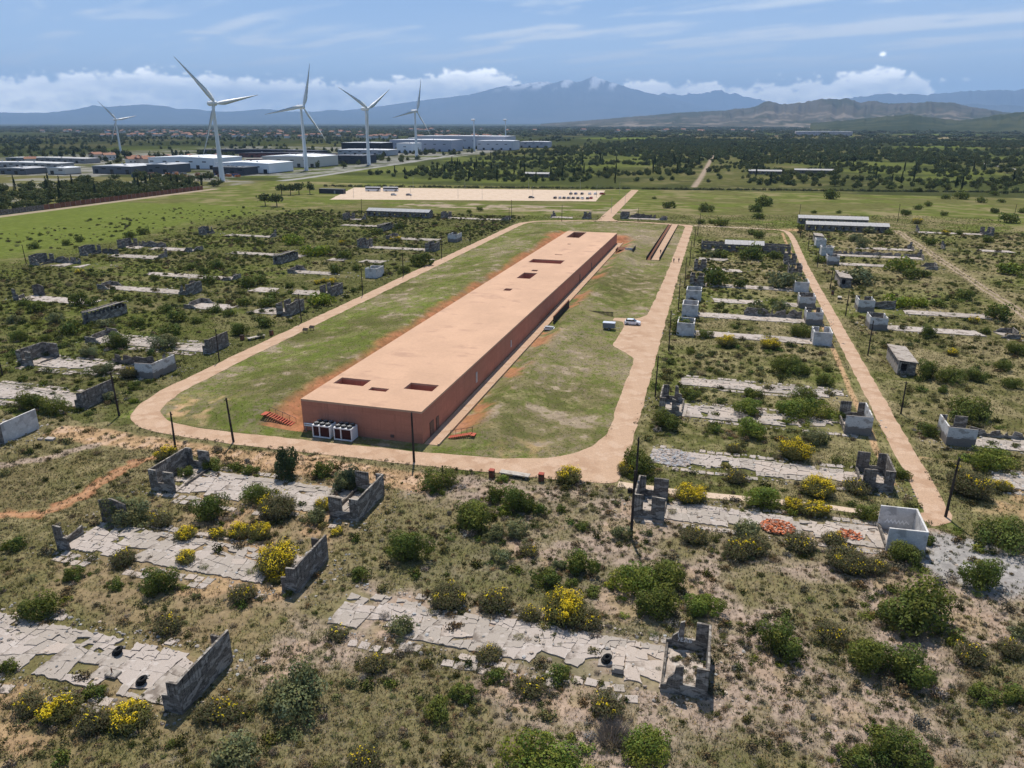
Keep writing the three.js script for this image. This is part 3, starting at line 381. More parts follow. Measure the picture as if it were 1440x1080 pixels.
// ---------- colour of the soil and the low sward, in the metres of the plan ----------
const C = { sand: [0.35, 0.265, 0.21], dry: [0.235, 0.19, 0.105], tan: [0.25, 0.178, 0.10], green: [0.080, 0.090, 0.024], olive: [0.115, 0.104, 0.044], meadow: [0.098, 0.122, 0.024], red: [0.33, 0.145, 0.075], ochre: [0.42, 0.265, 0.15], gravel: [0.29, 0.275, 0.26], dark: [0.042, 0.05, 0.02], field: [0.115, 0.142, 0.030], plough: [0.20, 0.14, 0.09] };
const BERM = [[-92, 65], [-85.3, 67.6], [-84.2, 72.5], [-85.1, 78.7], [-85, 84.3], [-82.6, 87.7]];
const put = (c, k, t) => { c[0] += (k[0] - c[0]) * t; c[1] += (k[1] - c[1]) * t; c[2] += (k[2] - c[2]) * t; };
function soil(u, v, c, fine) {
  const n1 = fbm(u / 31 + 5, v / 31 + 9, 3), n2 = fbm(u / 7.5 + 2, v / 7.5, 4), n3 = vn(u / 1.3, v / 1.3), n4 = fine ? vn(u / 0.42 + 7, v / 0.42) : 0.5, n5 = fine ? vn(u / 0.17, v / 0.17 + 3) : 0.5;
  c[0] = C.olive[0]; c[1] = C.olive[1]; c[2] = C.olive[2];
  const ring = u > -102 && u < -14 && v > 99 && v < 398;
  if (ring) {
    const left = u < -66;
    const fineMix = n3 * 0.35 + n4 * 0.35 + n5 * 0.3, broad = n1 * 0.5 + n2 * 0.5;
    put(c, C.green, left ? 0.62 : 0.4);
    put(c, C.meadow, sst(0.36, 0.56, n1) * (left ? 0.85 : 0.5)); put(c, C.field, sst(0.45, 0.6, fbm(u / 14 + 3, v / 14 + 50, 3)) * (left ? 0.7 : 0.4));
    put(c, C.dry, sst(0.62, 0.38, fineMix + (0.5 - broad) * 1.1) * (left ? 0.45 : 0.62));
    put(c, C.sand, sst(0.40, 0.26, fineMix + (0.5 - broad) * 1.2) * 0.4);
    const clump = fbm(u / 2.4 + 31, v / 2.4 + 8, 3); put(c, C.dry, sst(0.5, 0.62, clump) * (left ? 0.35 : 0.55) * (0.4 + 0.6 * n4)); put(c, C.dark, sst(0.42, 0.32, clump) * 0.15); put(c, C.sand, sst(0.62, 0.7, clump * 0.6 + n2 * 0.4) * 0.5);
    put(c, C.ochre, sst(10, 3, Math.hypot((u + 90) * 0.8, v - 106)) * sst(0.40, 0.62, n2) * sst(0.3, 0.65, n3) * 0.85);
    put(c, C.ochre, sst(9, 2, Math.hypot(u + 31, (v - 104) * 0.8)) * sst(0.40, 0.6, n2) * sst(0.3, 0.65, n3) * 0.7);
    const dl = BLD.u0 - u; if (dl > -1 && dl < 14 && v > 102 && v < 345) put(c, C.red, sst(9.2, 5.5, dl + (n2 - 0.5) * 5) * (0.75 + 0.25 * n3));
    const dr = u - BLD.u1; if (dr > 3 && dr < 12 && v < 330) put(c, C.red, sst(0.52, 0.66, n2) * sst(9, 5, dr) * 0.8);
    if (v > 324 && v < 352 && u > -80 && u < -38) put(c, C.red, sst(344, 334, v + (n2 - 0.5) * 9) * sst(-80, -72, u) * sst(-37, -43, u));
  } else if (v < 96 + (vn(u / 3, 2.5) - 0.5) * 6 && u < 150) {
    const lf = sst(-38, -46, u), pinky = sst(0.44, 0.60, n2 * 0.55 + n1 * 0.45);
    put(c, C.dry, 0.5); put(c, C.sand, pinky * mix(0.85, 0.25, lf)); put(c, C.tan, lf * 0.6 * sst(95, 84, v));
    put(c, C.green, sst(0.55, 0.72, fbm(u / 12 + 40, v / 12, 3)) * 0.6);
    put(c, C.olive, sst(0.50, 0.70, n3) * 0.55);
    put(c, C.ochre, sst(0.62, 0.70, n2) * 0.5 * (0.4 + 0.6 * lf));
    if (u < -78) { put(c, C.olive, 0.6); put(c, C.green, sst(0.45, 0.65, n2) * 0.4); put(c, C.dry, sst(0.45, 0.7, n3 * 0.5 + n1 * 0.5) * 0.5); }
    const bd = lineD(u, v, BERM); put(c, C.red, sst(1.7, 0.5, bd + (n3 - 0.5) * 1.4) * 0.85); put(c, C.ochre, sst(1.0, 0.2, bd + (n3 - 0.5)) * 0.5);
    if (v > 83 && u < -36 && u > -108) { const e = Math.min(v - 87 + (u + 40) * 0.02, 93.6 - v) + (n2 - 0.5) * 3.4; put(c, C.ochre, sst(-0.4, 1.0, e) * (0.65 + 0.3 * n3)); put(c, C.sand, sst(0.5, 0.8, n3) * sst(-0.2, 1, e) * 0.4); }
    put(c, C.sand, sst(1.6, 0.6, lineD(u, v, [[-110, 75], [-104, 77.6], [-100, 81.4], [-96, 88]]) + (n3 - 0.5) * 1.2) * 0.8);
    put(c, C.gravel, sst(0.2, 1.6, 5.2 - Math.hypot((u - 32.5) * 0.8, (v - 88.5) * 0.72) + (n2 - 0.5) * 5) * 0.9);
    put(c, C.sand, sst(0.5, 0.2, lineD(u, v, [[14, 60], [12.6, 52], [13.5, 47], [11, 43], [10, 36]]) + (n3 - 0.5) * 0.4) * 0.7);
  } else if (v < 404 && u > -30) {
    put(c, C.green, 0.3); put(c, C.dry, sst(0.42, 0.66, n2) * 0.7); put(c, C.meadow, sst(0.5, 0.7, n1) * 0.5); put(c, C.dry, sst(0.5, 0.8, n3) * 0.35);
    const dd = Math.abs(u - 27.3 + (n2 - 0.5) * 0.8); if (v > 108 && v < 380) put(c, C.ochre, sst(0.75, 0.3, dd) * 0.8);
    const tk = Math.abs(u - 82 + (n2 - 0.5) * 1.4); if (v > 120) { put(c, C.dry, sst(3.4, 1.6, tk) * 0.8); put(c, C.sand, sst(0.55, 0.2, Math.abs(tk - 0.9)) * 0.7); }
    if (v < 120 && u > 33) { put(c, C.dry, 0.4); put(c, C.gravel, sst(0.2, 1.6, 5.2 - Math.hypot((u - 32.5) * 0.8, (v - 88.5) * 0.72) + (n2 - 0.5) * 5) * 0.9); put(c, C.ochre, sst(0.55, 0.68, n2) * 0.6); }
    put(c, C.ochre, sst(7, 2.5, Math.hypot(u - 33, v - 392) + (n2 - 0.5) * 5) * 0.7);
  } else if (v < 412) {
    put(c, C.green, 0.6); put(c, C.dark, 0.22); put(c, C.meadow, sst(0.52, 0.66, n1) * 0.5); put(c, C.dry, sst(0.58, 0.72, n2) * 0.4); put(c, C.olive, sst(0.45, 0.75, n3) * 0.4);
    const mead = sst(-250, -275, u + (n1 - 0.5) * 60) + sst(320, 380, v - (u + 200) * 0.4 + (n1 - 0.5) * 60) * 0.0; put(c, C.field, clamp(mead) * 0.8);
  } else if (v < 606) {
    put(c, C.field, 0.75); put(c, C.meadow, sst(0.4, 0.6, n2) * 0.5); put(c, C.green, sst(0.5, 0.36, n2) * 0.6); put(c, C.dry, sst(0.52, 0.66, vn(u / 16 + 3, v / 6) * 0.5 + n2 * 0.5) * 0.5); put(c, C.olive, sst(0.5, 0.62, fbm(u / 45 + 9, v / 30, 3)) * 0.6); put(c, C.dry, sst(0.56, 0.7, n1 * 0.6 + n2 * 0.4) * 0.6); put(c, C.olive, sst(0.6, 0.8, n3) * 0.4);
    if (u > -200 && u < -50 && v < 470) put(c, C.sand, sst(0.48, 0.62, n2 * 0.5 + vn(u / 14, v / 5) * 0.5) * 0.7 * sst(0, 20, v - 425));
  } else {
    put(c, C.green, 0.55); put(c, C.dry, sst(0.5, 0.68, n1 * 0.5 + n2 * 0.5) * 0.5); put(c, C.field, sst(0.5, 0.7, vn(u / 190, v / 260)) * 0.6); put(c, C.dark, 0.2 + sst(0.42, 0.62, fbm(u / 60 + 3, v / 60, 3)) * 0.6);
    if (v < 640) put(c, C.dark, 0.25);
    const tr = lineD(u, v, [[-392, 520], [-388, 650], [-408, 910], [-430, 1180], [-440, 1500]]); put(c, C.gravel, sst(7, 3.5, tr + (n2 - 0.5) * 3) * 0.9);
    put(c, C.gravel, sst(4.5, 1.5, lineD(u, v, [[324, 1480], [312, 960], [330, 800]])) * 0.8); put(c, C.sand, sst(3.5, 1.5, lineD(u, v, [[-26, 640], [-25, 750], [-26, 1380]])) * 0.7);
    if (u < -396 && v < 1500) { put(c, C.gravel, sst(0.38, 0.55, n1) * 0.65 * sst(-396, -410, u)); put(c, C.dark, sst(0.5, 0.6, n2) * 0.5); }
  }
  if (u < -398 && v > 300 && v < 606) { put(c, C.olive, 0.7); put(c, C.gravel, sst(0.5, 0.66, n1) * 0.5); }
  if (u > -398 && u < -388 && v > 250 && v < 520) put(c, C.sand, sst(5, 3, Math.abs(u + 392.5)) * 0.75);
  const m = (0.80 + 0.40 * n3) * (0.84 + 0.32 * n4) * (0.88 + 0.24 * n5);
  c[0] *= m; c[1] *= m; c[2] *= m;
}
// the plain far off: fields, vineyards and dark woods in plots
function plain(u, v, c) {
  const q = 0.35, x = u * Math.cos(q) + v * Math.sin(q), y = v * Math.cos(q) - u * Math.sin(q), w = fbm(u / 900, v / 900, 2) * 500;
  const gx = Math.floor((x + w) / 230), gy = Math.floor((y + w * 0.7) / 330 + (gx & 1) * 0.4), id = NT[((gx * 73) ^ (gy * 179)) & 65535], id2 = NT[((gx * 131) ^ (gy * 57) ^ 999) & 65535], wood = fbm(u / 1500 + 3, v / 1500 + 8, 4);
  const k = id < 0.17 ? C.field : id < 0.42 ? C.green : id < 0.62 ? C.olive : id < 0.69 ? C.dry : id < 0.74 ? C.plough : C.dark;
  c[0] = k[0]; c[1] = k[1]; c[2] = k[2]; put(c, C.dark, sst(0.40, 0.52, wood) * 0.85);
  const m = 0.75 + 0.5 * id2 * vn(u / 40, v / 40); c[0] *= m; c[1] *= m; c[2] *= m;
}
{
  // one sheet: fine squares round the camp, then wide ones out to the foot of the hills, all in one mesh
  const lines = (a, b, f0, f1, fine, coarse) => { const l = []; let x = a; while (x < b - 1e-6) { l.push(x); x += x >= f0 - 1e-6 && x < f1 - 1e-6 ? fine : Math.min(coarse, x < f0 ? f0 - x : 1e9); } l.push(b); return l; };
  const L0 = [-115, 20, 75, 210], L1 = [-300, 0, 160, 460], L2 = [-1400, -300, 1400, 2500], L3 = [-34000, -34000, 34000, 34000];
  const us = lines(L1[0], L1[2], L0[0], L0[2], 1, 5), vs = lines(L1[1], L1[3], 20, 384, 1, 5);
  if (!vs.includes(210)) throw new Error('grid');
  const pos = [], uvs = [], g0 = [], g1 = [], g2 = [], g3 = []; let n = 0;
  const quad = (u0, v0, u1, v1, R, list, H) => {
    for (const [u, v] of [[u0, v0], [u1, v0], [u1, v1], [u0, v1]]) { pos.push(u, H ? ht(u, v) : 0, -v); uvs.push((u - R[0]) / (R[2] - R[0]), (v - R[1]) / (R[3] - R[1])); }
    list.push(n, n + 1, n + 2, n, n + 2, n + 3); n += 4;
  };
  for (let i = 1; i < us.length; i++) for (let j = 1; j < vs.length; j++) {
    const near = us[i - 1] >= L0[0] && us[i] <= L0[2] && vs[j - 1] >= L0[1] && vs[j] <= L0[3];
    quad(us[i - 1], vs[j - 1], us[i], vs[j], near ? L0 : L1, near ? g0 : g1, true);
  }
  const frame = (o, i, R, list, step) => {
    const rects = [[o[0], o[1], o[2], i[1]], [o[0], i[3], o[2], o[3]], [o[0], i[1], i[0], i[3]], [i[2], i[1], o[2], i[3]]];
    for (const [a, b, c, d] of rects) { const nx = Math.max(1, Math.round((c - a) / step)), ny = Math.max(1, Math.round((d - b) / step)); for (let x = 0; x < nx; x++) for (let y = 0; y < ny; y++) quad(mix(a, c, x / nx), mix(b, d, y / ny), mix(a, c, (x + 1) / nx), mix(b, d, (y + 1) / ny), R, list, false); }
  };
  frame(L2, L1, L2, g2, 200); frame(L3, L2, L3, g3, 4000);
  const geo = new THREE.BufferGeometry();
  geo.setAttribute('position', new THREE.Float32BufferAttribute(pos, 3)); geo.setAttribute('uv', new THREE.Float32BufferAttribute(uvs, 2));
  geo.setIndex([...[], ...g0].concat(g1, g2, g3)); geo.addGroup(0, g0.length, 0); geo.addGroup(g0.length, g1.length, 1); geo.addGroup(g0.length + g1.length, g2.length, 2); geo.addGroup(g0.length + g1.length + g2.length, g3.length, 3);
  geo.computeVertexNormals();
  const gm = (R, size, fine, fn, bump) => {
    const map = tex(size, size, (x, y, c) => fn(mix(R[0], R[2], x), mix(R[1], R[3], y), c, fine)); map.wrapS = map.wrapT = THREE.ClampToEdgeWrapping;
    const m = new THREE.MeshPhysicalMaterial({ map, roughness: 1, specularIntensity: 0 }); if (bump) { m.bumpMap = bumpOf((R[2] - R[0]) / 7); m.bumpScale = bump; } return m;
  };
  const mats = [gm(L0, 2048, true, soil, 0.10), gm(L1, 2048, true, soil, 0.14), gm(L2, 2048, false, (u, v, c) => { soil(u, v, c, false); if (v > 1500 || v < -80 || Math.abs(u) > 900) { const k = [0, 0, 0], t = clamp(Math.max(sst(1500, 1900, v), sst(-80, -160, v), sst(900, 1150, Math.abs(u)))); plain(u, v, k); put(c, k, t); } }), gm(L3, 2048, false, plain)];
  const ground = new THREE.Mesh(geo, mats); ground.name = 'ground'; ground.receiveShadow = true; tag(ground, 'dry grassland, sandy scrub and bare soil stretching to the hills', 'ground', null, 'structure'); scene.add(ground);
}
console.log('ground done');

// ---------- paths, parking ----------
function ragged(pts, amp, step = 1.2, seed = 0) {
  const out = [];
  for (let i = 0; i < pts.length; i++) { const a = pts[i], b = pts[(i + 1) % pts.length], d = Math.hypot(b[0] - a[0], b[1] - a[1]), n = Math.max(1, Math.round(d / step)), nx = (b[1] - a[1]) / d, ny = -(b[0] - a[0]) / d; for (let k = 0; k < n; k++) { const t = k / n, u = mix(a[0], b[0], t), v = mix(a[1], b[1], t), e = (vn(u * 0.4 + seed, v * 0.4) * 0.7 + vn(u * 1.1 + seed, v * 1.1) * 0.3 - 0.5) * 2 * amp; out.push([u + nx * e, v + ny * e]); } }
  return out;
}
function rounded(pts, closed = true) { const c = new THREE.CatmullRomCurve3(pts.map(([u, v]) => new THREE.Vector3(u, 0, v)), closed, 'centripetal'); return c.getSpacedPoints(Math.round(c.getLength() / 1.2)).map((p) => [p.x, p.z]); }
function softCorners(pts, r) { // cut every corner with a short curve
  const out = [];
  pts.forEach((p, i) => { const a = pts[(i + pts.length - 1) % pts.length], b = pts[(i + 1) % pts.length], da = Math.hypot(a[0] - p[0], a[1] - p[1]), db = Math.hypot(b[0] - p[0], b[1] - p[1]), ka = Math.min(r, da * 0.48) / da, kb = Math.min(r, db * 0.48) / db; const A = [mix(p[0], a[0], ka), mix(p[1], a[1], ka)], B = [mix(p[0], b[0], kb), mix(p[1], b[1], kb)]; for (const t of [0, 0.25, 0.5, 0.75, 1]) out.push([(1 - t) * (1 - t) * A[0] + 2 * t * (1 - t) * p[0] + t * t * B[0], (1 - t) * (1 - t) * A[1] + 2 * t * (1 - t) * p[1] + t * t * B[1]]); });
  return out;
}
function sheet(name, outer, hole, y, mat, label, category) {
  const s = new THREE.Shape(outer.map(([u, v]) => new THREE.Vector2(u, v))); if (hole) s.holes.push(new THREE.Path(hole.map(([u, v]) => new THREE.Vector2(u, v))));
  const g = new THREE.ExtrudeGeometry(s, { depth: 0.12, bevelEnabled: false }); g.rotateX(-Math.PI / 2); g.translate(0, y - 0.12, 0);
  const m = part(name, uvM(g), mat, scene); return tag(m, label, category, null, 'structure');
}
function strip(pts, w0, w1 = w0) { const c = rounded(pts, false), l = [], r = []; c.forEach((p, i) => { const a = c[Math.max(0, i - 1)], b = c[Math.min(c.length - 1, i + 1)], d = Math.hypot(b[0] - a[0], b[1] - a[1]), w = mix(w0, w1, i / (c.length - 1)) / 2, nx = (b[1] - a[1]) / d, ny = -(b[0] - a[0]) / d, e = (vn(p[0] * 0.7, p[1] * 0.7) - 0.5) * 0.38; l.push([p[0] - nx * (w + e), p[1] - ny * (w + e)]); r.push([p[0] + nx * (w - e), p[1] + ny * (w - e)]); }); return l.concat(r.reverse()); }
sheet('ring_path', ragged(softCorners(RING_OUT, 2.4), 0.3, 1.1), ragged(softCorners(RING_IN, 1.8), 0.3, 1.1, 9), 0.05, M.path, 'wide ochre path looping round the memorial lawn', 'path');
sheet('straight_path', strip([[29.2, 98.2], [31.2, 99.6], [31.4, 106], [31.3, 130], [30.9, 180], [30.2, 280], [29.7, 384], [27.5, 389], [20, 391.5]], 3.4, 2.4), null, 0.046, M.path, 'straight ochre path between rows of ruined barracks', 'path');
sheet('link_road', [[-66, 402.2], [-54, 402.2], [-57, 407], [-60, 416], [-66.5, 600], [-72, 600], [-66.5, 420], [-66, 410]], null, 0.042, M.path, 'ochre road from the ring path up to the parking ground', 'road');
sheet('parking_ground', ragged(PARKING, 0.6, 4), null, 0.04, M.pathPale, 'pale sandy parking ground beyond the camp', 'parking ground');
sheet('sandy_trail', strip([[-11.4, 97.4], [-2, 97.4], [8, 97.9], [18, 98.4], [27.5, 98.4]], 1.9, 1.2), null, 0.038, M.pathPale, 'narrow sandy trail between the ring path and the straight path', 'path');
sheet('back_trail', strip([[-15.2, 394.5], [-4, 394], [10, 393], [19.8, 391.6]], 2.0, 2.2), null, 0.036, M.pathPale, 'narrow pale trail behind the barrack rows', 'path');

// ---------- the memorial building ----------
{
  const B = BLD, uc = (B.u0 + B.u1) / 2, w = B.u1 - B.u0, len = B.v1 - B.v0;
  const g = thing('memorial_building', 'very long low terracotta concrete building with square openings in its flat roof', 'building', uc, B.v0, 0);
  const top = (z) => roofY(B.v0 - z); // local z runs from 0 (front) to -len
  const roofTex = tex(512, 2048, (x, y, c) => {
    const X = x * w, Y = y * len, a = fbm(X / 5, Y / 9, 4), st = fbm(X / 4.5 + 7, Y / 2.2, 4), f = vn(X * 3, Y * 3), j = Math.abs((Y % 18.6) - 9.3) > 9.22 ? 0.94 : 1;
    const d = sst(0.55, 0.8, st) * sst(0.4, 0.65, a) * 0.2, s = (0.80 + 0.26 * a + 0.08 * f) * (1 - d) * j;
    c[0] = 0.50 * s; c[1] = 0.315 * s * (1 - d * 0.1); c[2] = 0.205 * s;
  });
  roofTex.wrapS = roofTex.wrapT = THREE.ClampToEdgeWrapping;
  M.roof = new THREE.MeshPhysicalMaterial({ specularIntensity: 0.3, map: roofTex, roughness: 0.85, side: THREE.DoubleSide, bumpMap: bumpOf(6, 60), bumpScale: 0.02 });
  // patios and skylights: [u0, u1, v0, v1, depth]
  const holes = [[-65.2, -59.3, 111.8, 115.2, 3.4], [-57.5, -54.1, 110.2, 111.8, 1.2], [-51.8, -46.4, 112.6, 116, 3.4], [-58.4, -56.3, 197, 200, 1.2], [-59.6, -55.3, 215.5, 225, 4.2], [-58.2, -56.3, 228, 230.4, 1.2], [-63.2, -51.8, 243.5, 250.6, 4.4], [-63.2, -57.6, 306.5, 324, 4.2], [-58, -55.2, 261.4, 262.6, 0.6], [-58.8, -57.4, 287.6, 289, 0.6]];
  const s = new THREE.Shape([[0, 0], [w, 0], [w, len], [0, len]].map(([x, y]) => new THREE.Vector2(x, y)));
  for (const [a, b, c, d] of holes) s.holes.push(new THREE.Path([[a, c], [b, c], [b, d], [a, d]].map(([u, v]) => new THREE.Vector2(u - B.u0, v - B.v0))));
  const rg = new THREE.ExtrudeGeometry(s, { depth: 0.35, bevelEnabled: false }); rg.rotateX(-Math.PI / 2); rg.translate(-w / 2, -0.35, 0);
  const p = rg.attributes.position; const uv = new Float32Array(p.count * 2);
  for (let i = 0; i < p.count; i++) { p.setY(i, p.getY(i) + top(p.getZ(i))); uv[2 * i] = (p.getX(i) + w / 2) / w; uv[2 * i + 1] = -p.getZ(i) / len; }
  rg.setAttribute('uv', new THREE.BufferAttribute(uv, 2)); rg.computeVertexNormals();
  part('roof', rg, M.roof, g);
  const t = 0.4, wallTop = (z) => top(z) - 0.352;
  part('wall', box(w - 0.004, wallTop(0) + 0.6, t, 0, -0.6, -t / 2 - 0.003), M.clay, g);
  part('wall', box(w - 0.004, wallTop(-len) + 0.6, t, 0, -0.6, -len + t / 2 + 0.003), M.clay, g);
  for (const sd of [-1, 1]) {
    const wg = wallG([[t + 0.003, -0.6], [len - t - 0.003, -0.6], [len - t - 0.003, wallTop(-len + t)], [t + 0.003, wallTop(-t)]], t); wg.rotateY(Math.PI / 2); wg.translate(sd * (w / 2 - t / 2 - 0.003), 0, 0);
    part('wall', wg, M.clay, g);
  }
  for (const [a, b, c, d, dep] of holes) {
    const y1 = roofY((c + d) / 2) - 0.36, y0 = y1 - dep, x0 = a - uc, x1 = b - uc, z0 = -(c - B.v0), z1 = -(d - B.v0), cw = [];
    cw.push(box(x1 - x0 + 0.4, dep, 0.2, (x0 + x1) / 2, y0, z0 + 0.1), box(x1 - x0 + 0.4, dep, 0.2, (x0 + x1) / 2, y0, z1 - 0.1), box(0.2, dep, z0 - z1, x0 - 0.1, y0, (z0 + z1) / 2), box(0.2, dep, z0 - z1, x1 + 0.1, y0, (z0 + z1) / 2), box(x1 - x0 + 0.4, 0.2, z0 - z1 + 0.4, (x0 + x1) / 2, y0 - 0.2, (z0 + z1) / 2));
    part('courtyard', join(cw), M.clay, g);
  }
  const doorMat = std([0.10, 0.055, 0.04], 0.6), pale = std([0.45, 0.42, 0.4], 0.6);
  const dr = (v, ww, h, mat, y = 0) => { const d = part('door', box(0.12, h, ww, w / 2 + 0.05, y, -(v - B.v0)), mat, g); part('handle', box(0.05, 0.12, 0.08, w / 2 + 0.13, y + h * 0.45, -(v - B.v0) + ww * 0.35), M.steel, d); };
  dr(107, 1.7, 2.5, doorMat); dr(109.6, 1.2, 2.3, doorMat); dr(131, 0.8, 2.1, pale, 1.3); dr(156, 0.6, 1.6, pale, 1.4); dr(240, 1.4, 2.4, doorMat); dr(262, 1.4, 2.4, doorMat);
  part('outlet', box(0.6, 0.5, 0.12, 5.6, 0.55, 0.05), doorMat, g);
  // the paved walk along the sheltered side
  const pv = []; for (let i = 0; i < 14; i++) pv.push(i);
  const walk = thing('side_walk', 'tan concrete walk running along the foot of the long terracotta building', 'walkway', B.u1 + 1.65, B.v0, 0); walk.userData.kind = 'structure';
  for (const i of pv) part('slab', box(2.3, 0.12, len / 14 - 0.05, -0.3, -0.05, -(i + 0.5) * len / 14), M.path, walk);
  const kerb = part('kerb', box(0.3, 0.4, len, 1.05, -0.05, -len / 2), M.path, walk); kerb.userData.label = 'low concrete edge';
}
// cooling units at the near end
{
  const g = thing('cooling_unit', 'white cooling unit with six black fans before the terracotta end wall', 'cooling unit', -61.6, 101.55, 0, 'cooling units at the end of the building');
  part('casing', join([box(3.3, 0.22, 2.2, 0, 2.1, 0), box(3.3, 0.18, 2.2, 0, 0.12, 0), box(0.14, 1.8, 2.2, -1.58, 0.3, 0), box(0.14, 1.8, 2.2, 1.58, 0.3, 0), box(0.16, 1.8, 2.16, -0.35, 0.3, 0)]), M.paintWhite, g);
  for (const x of [-0.97, 0.64]) { const c = part('coil', box(x < 0 ? 1.06 : 1.72, 1.78, 1.9, x, 0.31, 0), std([0.05, 0.018, 0.016], 0.7), g); c.userData.label = 'dark reddish coil grille'; }
  for (const x of [-1.05, 0, 1.05]) for (const z of [-0.52, 0.52]) { const f = part('fan', cyl(0.44, 0.48, 0.3, x, 2.32, z, 16), M.black, g); part('fan_blade', join([box(0.7, 0.03, 0.12, x, 2.625, z), box(0.12, 0.03, 0.7, x, 2.66, z)]), M.steel, f); }
  for (const x of [-1.4, 1.4]) for (const z of [-0.9, 0.9]) part('foot', box(0.25, 0.14, 0.25, x, -0.02, z), M.steel, g);
  copyOf(g, -57.6, 101.5, 0, 0);
  const p = thing('coolant_pipe', 'pair of white pipes along the terracotta end wall beside the cooling units', 'pipe', -64.6, 102.72, 0);
  part('pipe', uvM(at(new THREE.CylinderGeometry(0.12, 0.12, 3.2, 10).rotateZ(Math.PI / 2), 0.1, 1.35, 0)), M.paintWhite, p);
  part('pipe', uvM(at(new THREE.CylinderGeometry(0.12, 0.12, 3.2, 10).rotateZ(Math.PI / 2), 0.1, 1.0, 0)), M.paintWhite, p);
  for (const x of [-1.2, 1.4]) part('bracket', box(0.1, 1.5, 0.2, x, 0, 0), M.steel, p);
}
// the two red steps down to the sunken edges
function steps(label, u, v, dirSign, rise, run, wide) {
  const g = thing('outdoor_stair', label, 'stair', u, v, 0), n = 11, stepRed = std([0.40, 0.095, 0.055], 0.75);
  for (let i = 0; i < n; i++) part('tread', box(run / n * 0.62, 0.07, wide, dirSign * (i + 0.5) * run / n, (i + 1) * rise / n + 0.05, 0), stepRed, g);
  const st = wallG([[0, -0.25], [run, rise - 0.2], [run, rise], [0, -0.02]], 0.06); if (dirSign < 0) st.rotateY(Math.PI);
  for (const z of [-wide / 2 - 0.04, wide / 2 + 0.04]) { const q = st.clone(); q.translate(0, 0, z); part('stringer', q, M.rust, g); }
  part('landing', box(0.7, 0.1, wide, dirSign * (run + 0.36), rise - 0.06, 0), stepRed, g);
  for (let i = 0; i <= 4; i++) part('rail_post', box(0.05, 1.0, 0.05, dirSign * run * i / 4, rise * i / 4, -wide / 2 - 0.12), M.black, g);
  const bar = wallG([[0, 0.97], [run, rise + 0.97], [run, rise + 1.03], [0, 1.03]], 0.05); if (dirSign < 0) bar.rotateY(Math.PI); bar.translate(0, 0, -wide / 2 - 0.12); part('handrail', bar, M.black, g);
}
steps('red metal steps with black handrail up the bank beside the cooling units', -69.3, 104.3, -1, ht(-75, 104.5) + 0.35, 5.2, 1.6);
steps('red metal steps with black handrail up the lawn bank by the side walk', -41.2, 106.6, 1, 1.1, 4.0, 1.2);

// ---------- ruined barracks ----------
const rr = mulberry(4242), paintMat = [M.concrete, M.white, M.twoTone, M.block];
const floorMats = [M.floorA, M.floorB, M.floorC];
function brokenTop(L, h, seed, notch, lowEnd) {
  // outline of a wall L long: a window gap open to the sky and a crumbled inner end
  const r = mulberry(seed), o = [[0, -0.3], [L, -0.3]], pts = [];
  pts.push([L, h]);
  if (notch) { const a = L * (0.40 + r() * 0.08), b = a + L * 0.27, s = 1.15 + r() * 0.3; pts.push([b, h + (r() - 0.5) * 0.06], [b - 0.01, s + 0.02], [(a + b) / 2, s - 0.03], [a + 0.01, s], [a, h - r() * 0.12]); }
  if (lowEnd) { pts.push([L * 0.30, h * 0.92], [L * 0.27, h * (0.5 + 0.2 * r())], [L * 0.15, h * (0.4 + 0.15 * r())], [L * 0.12, h * 0.3], [0, h * (0.2 + 0.1 * r())]); } else pts.push([0, h - r() * 0.15]);
  return o.concat(pts);
}
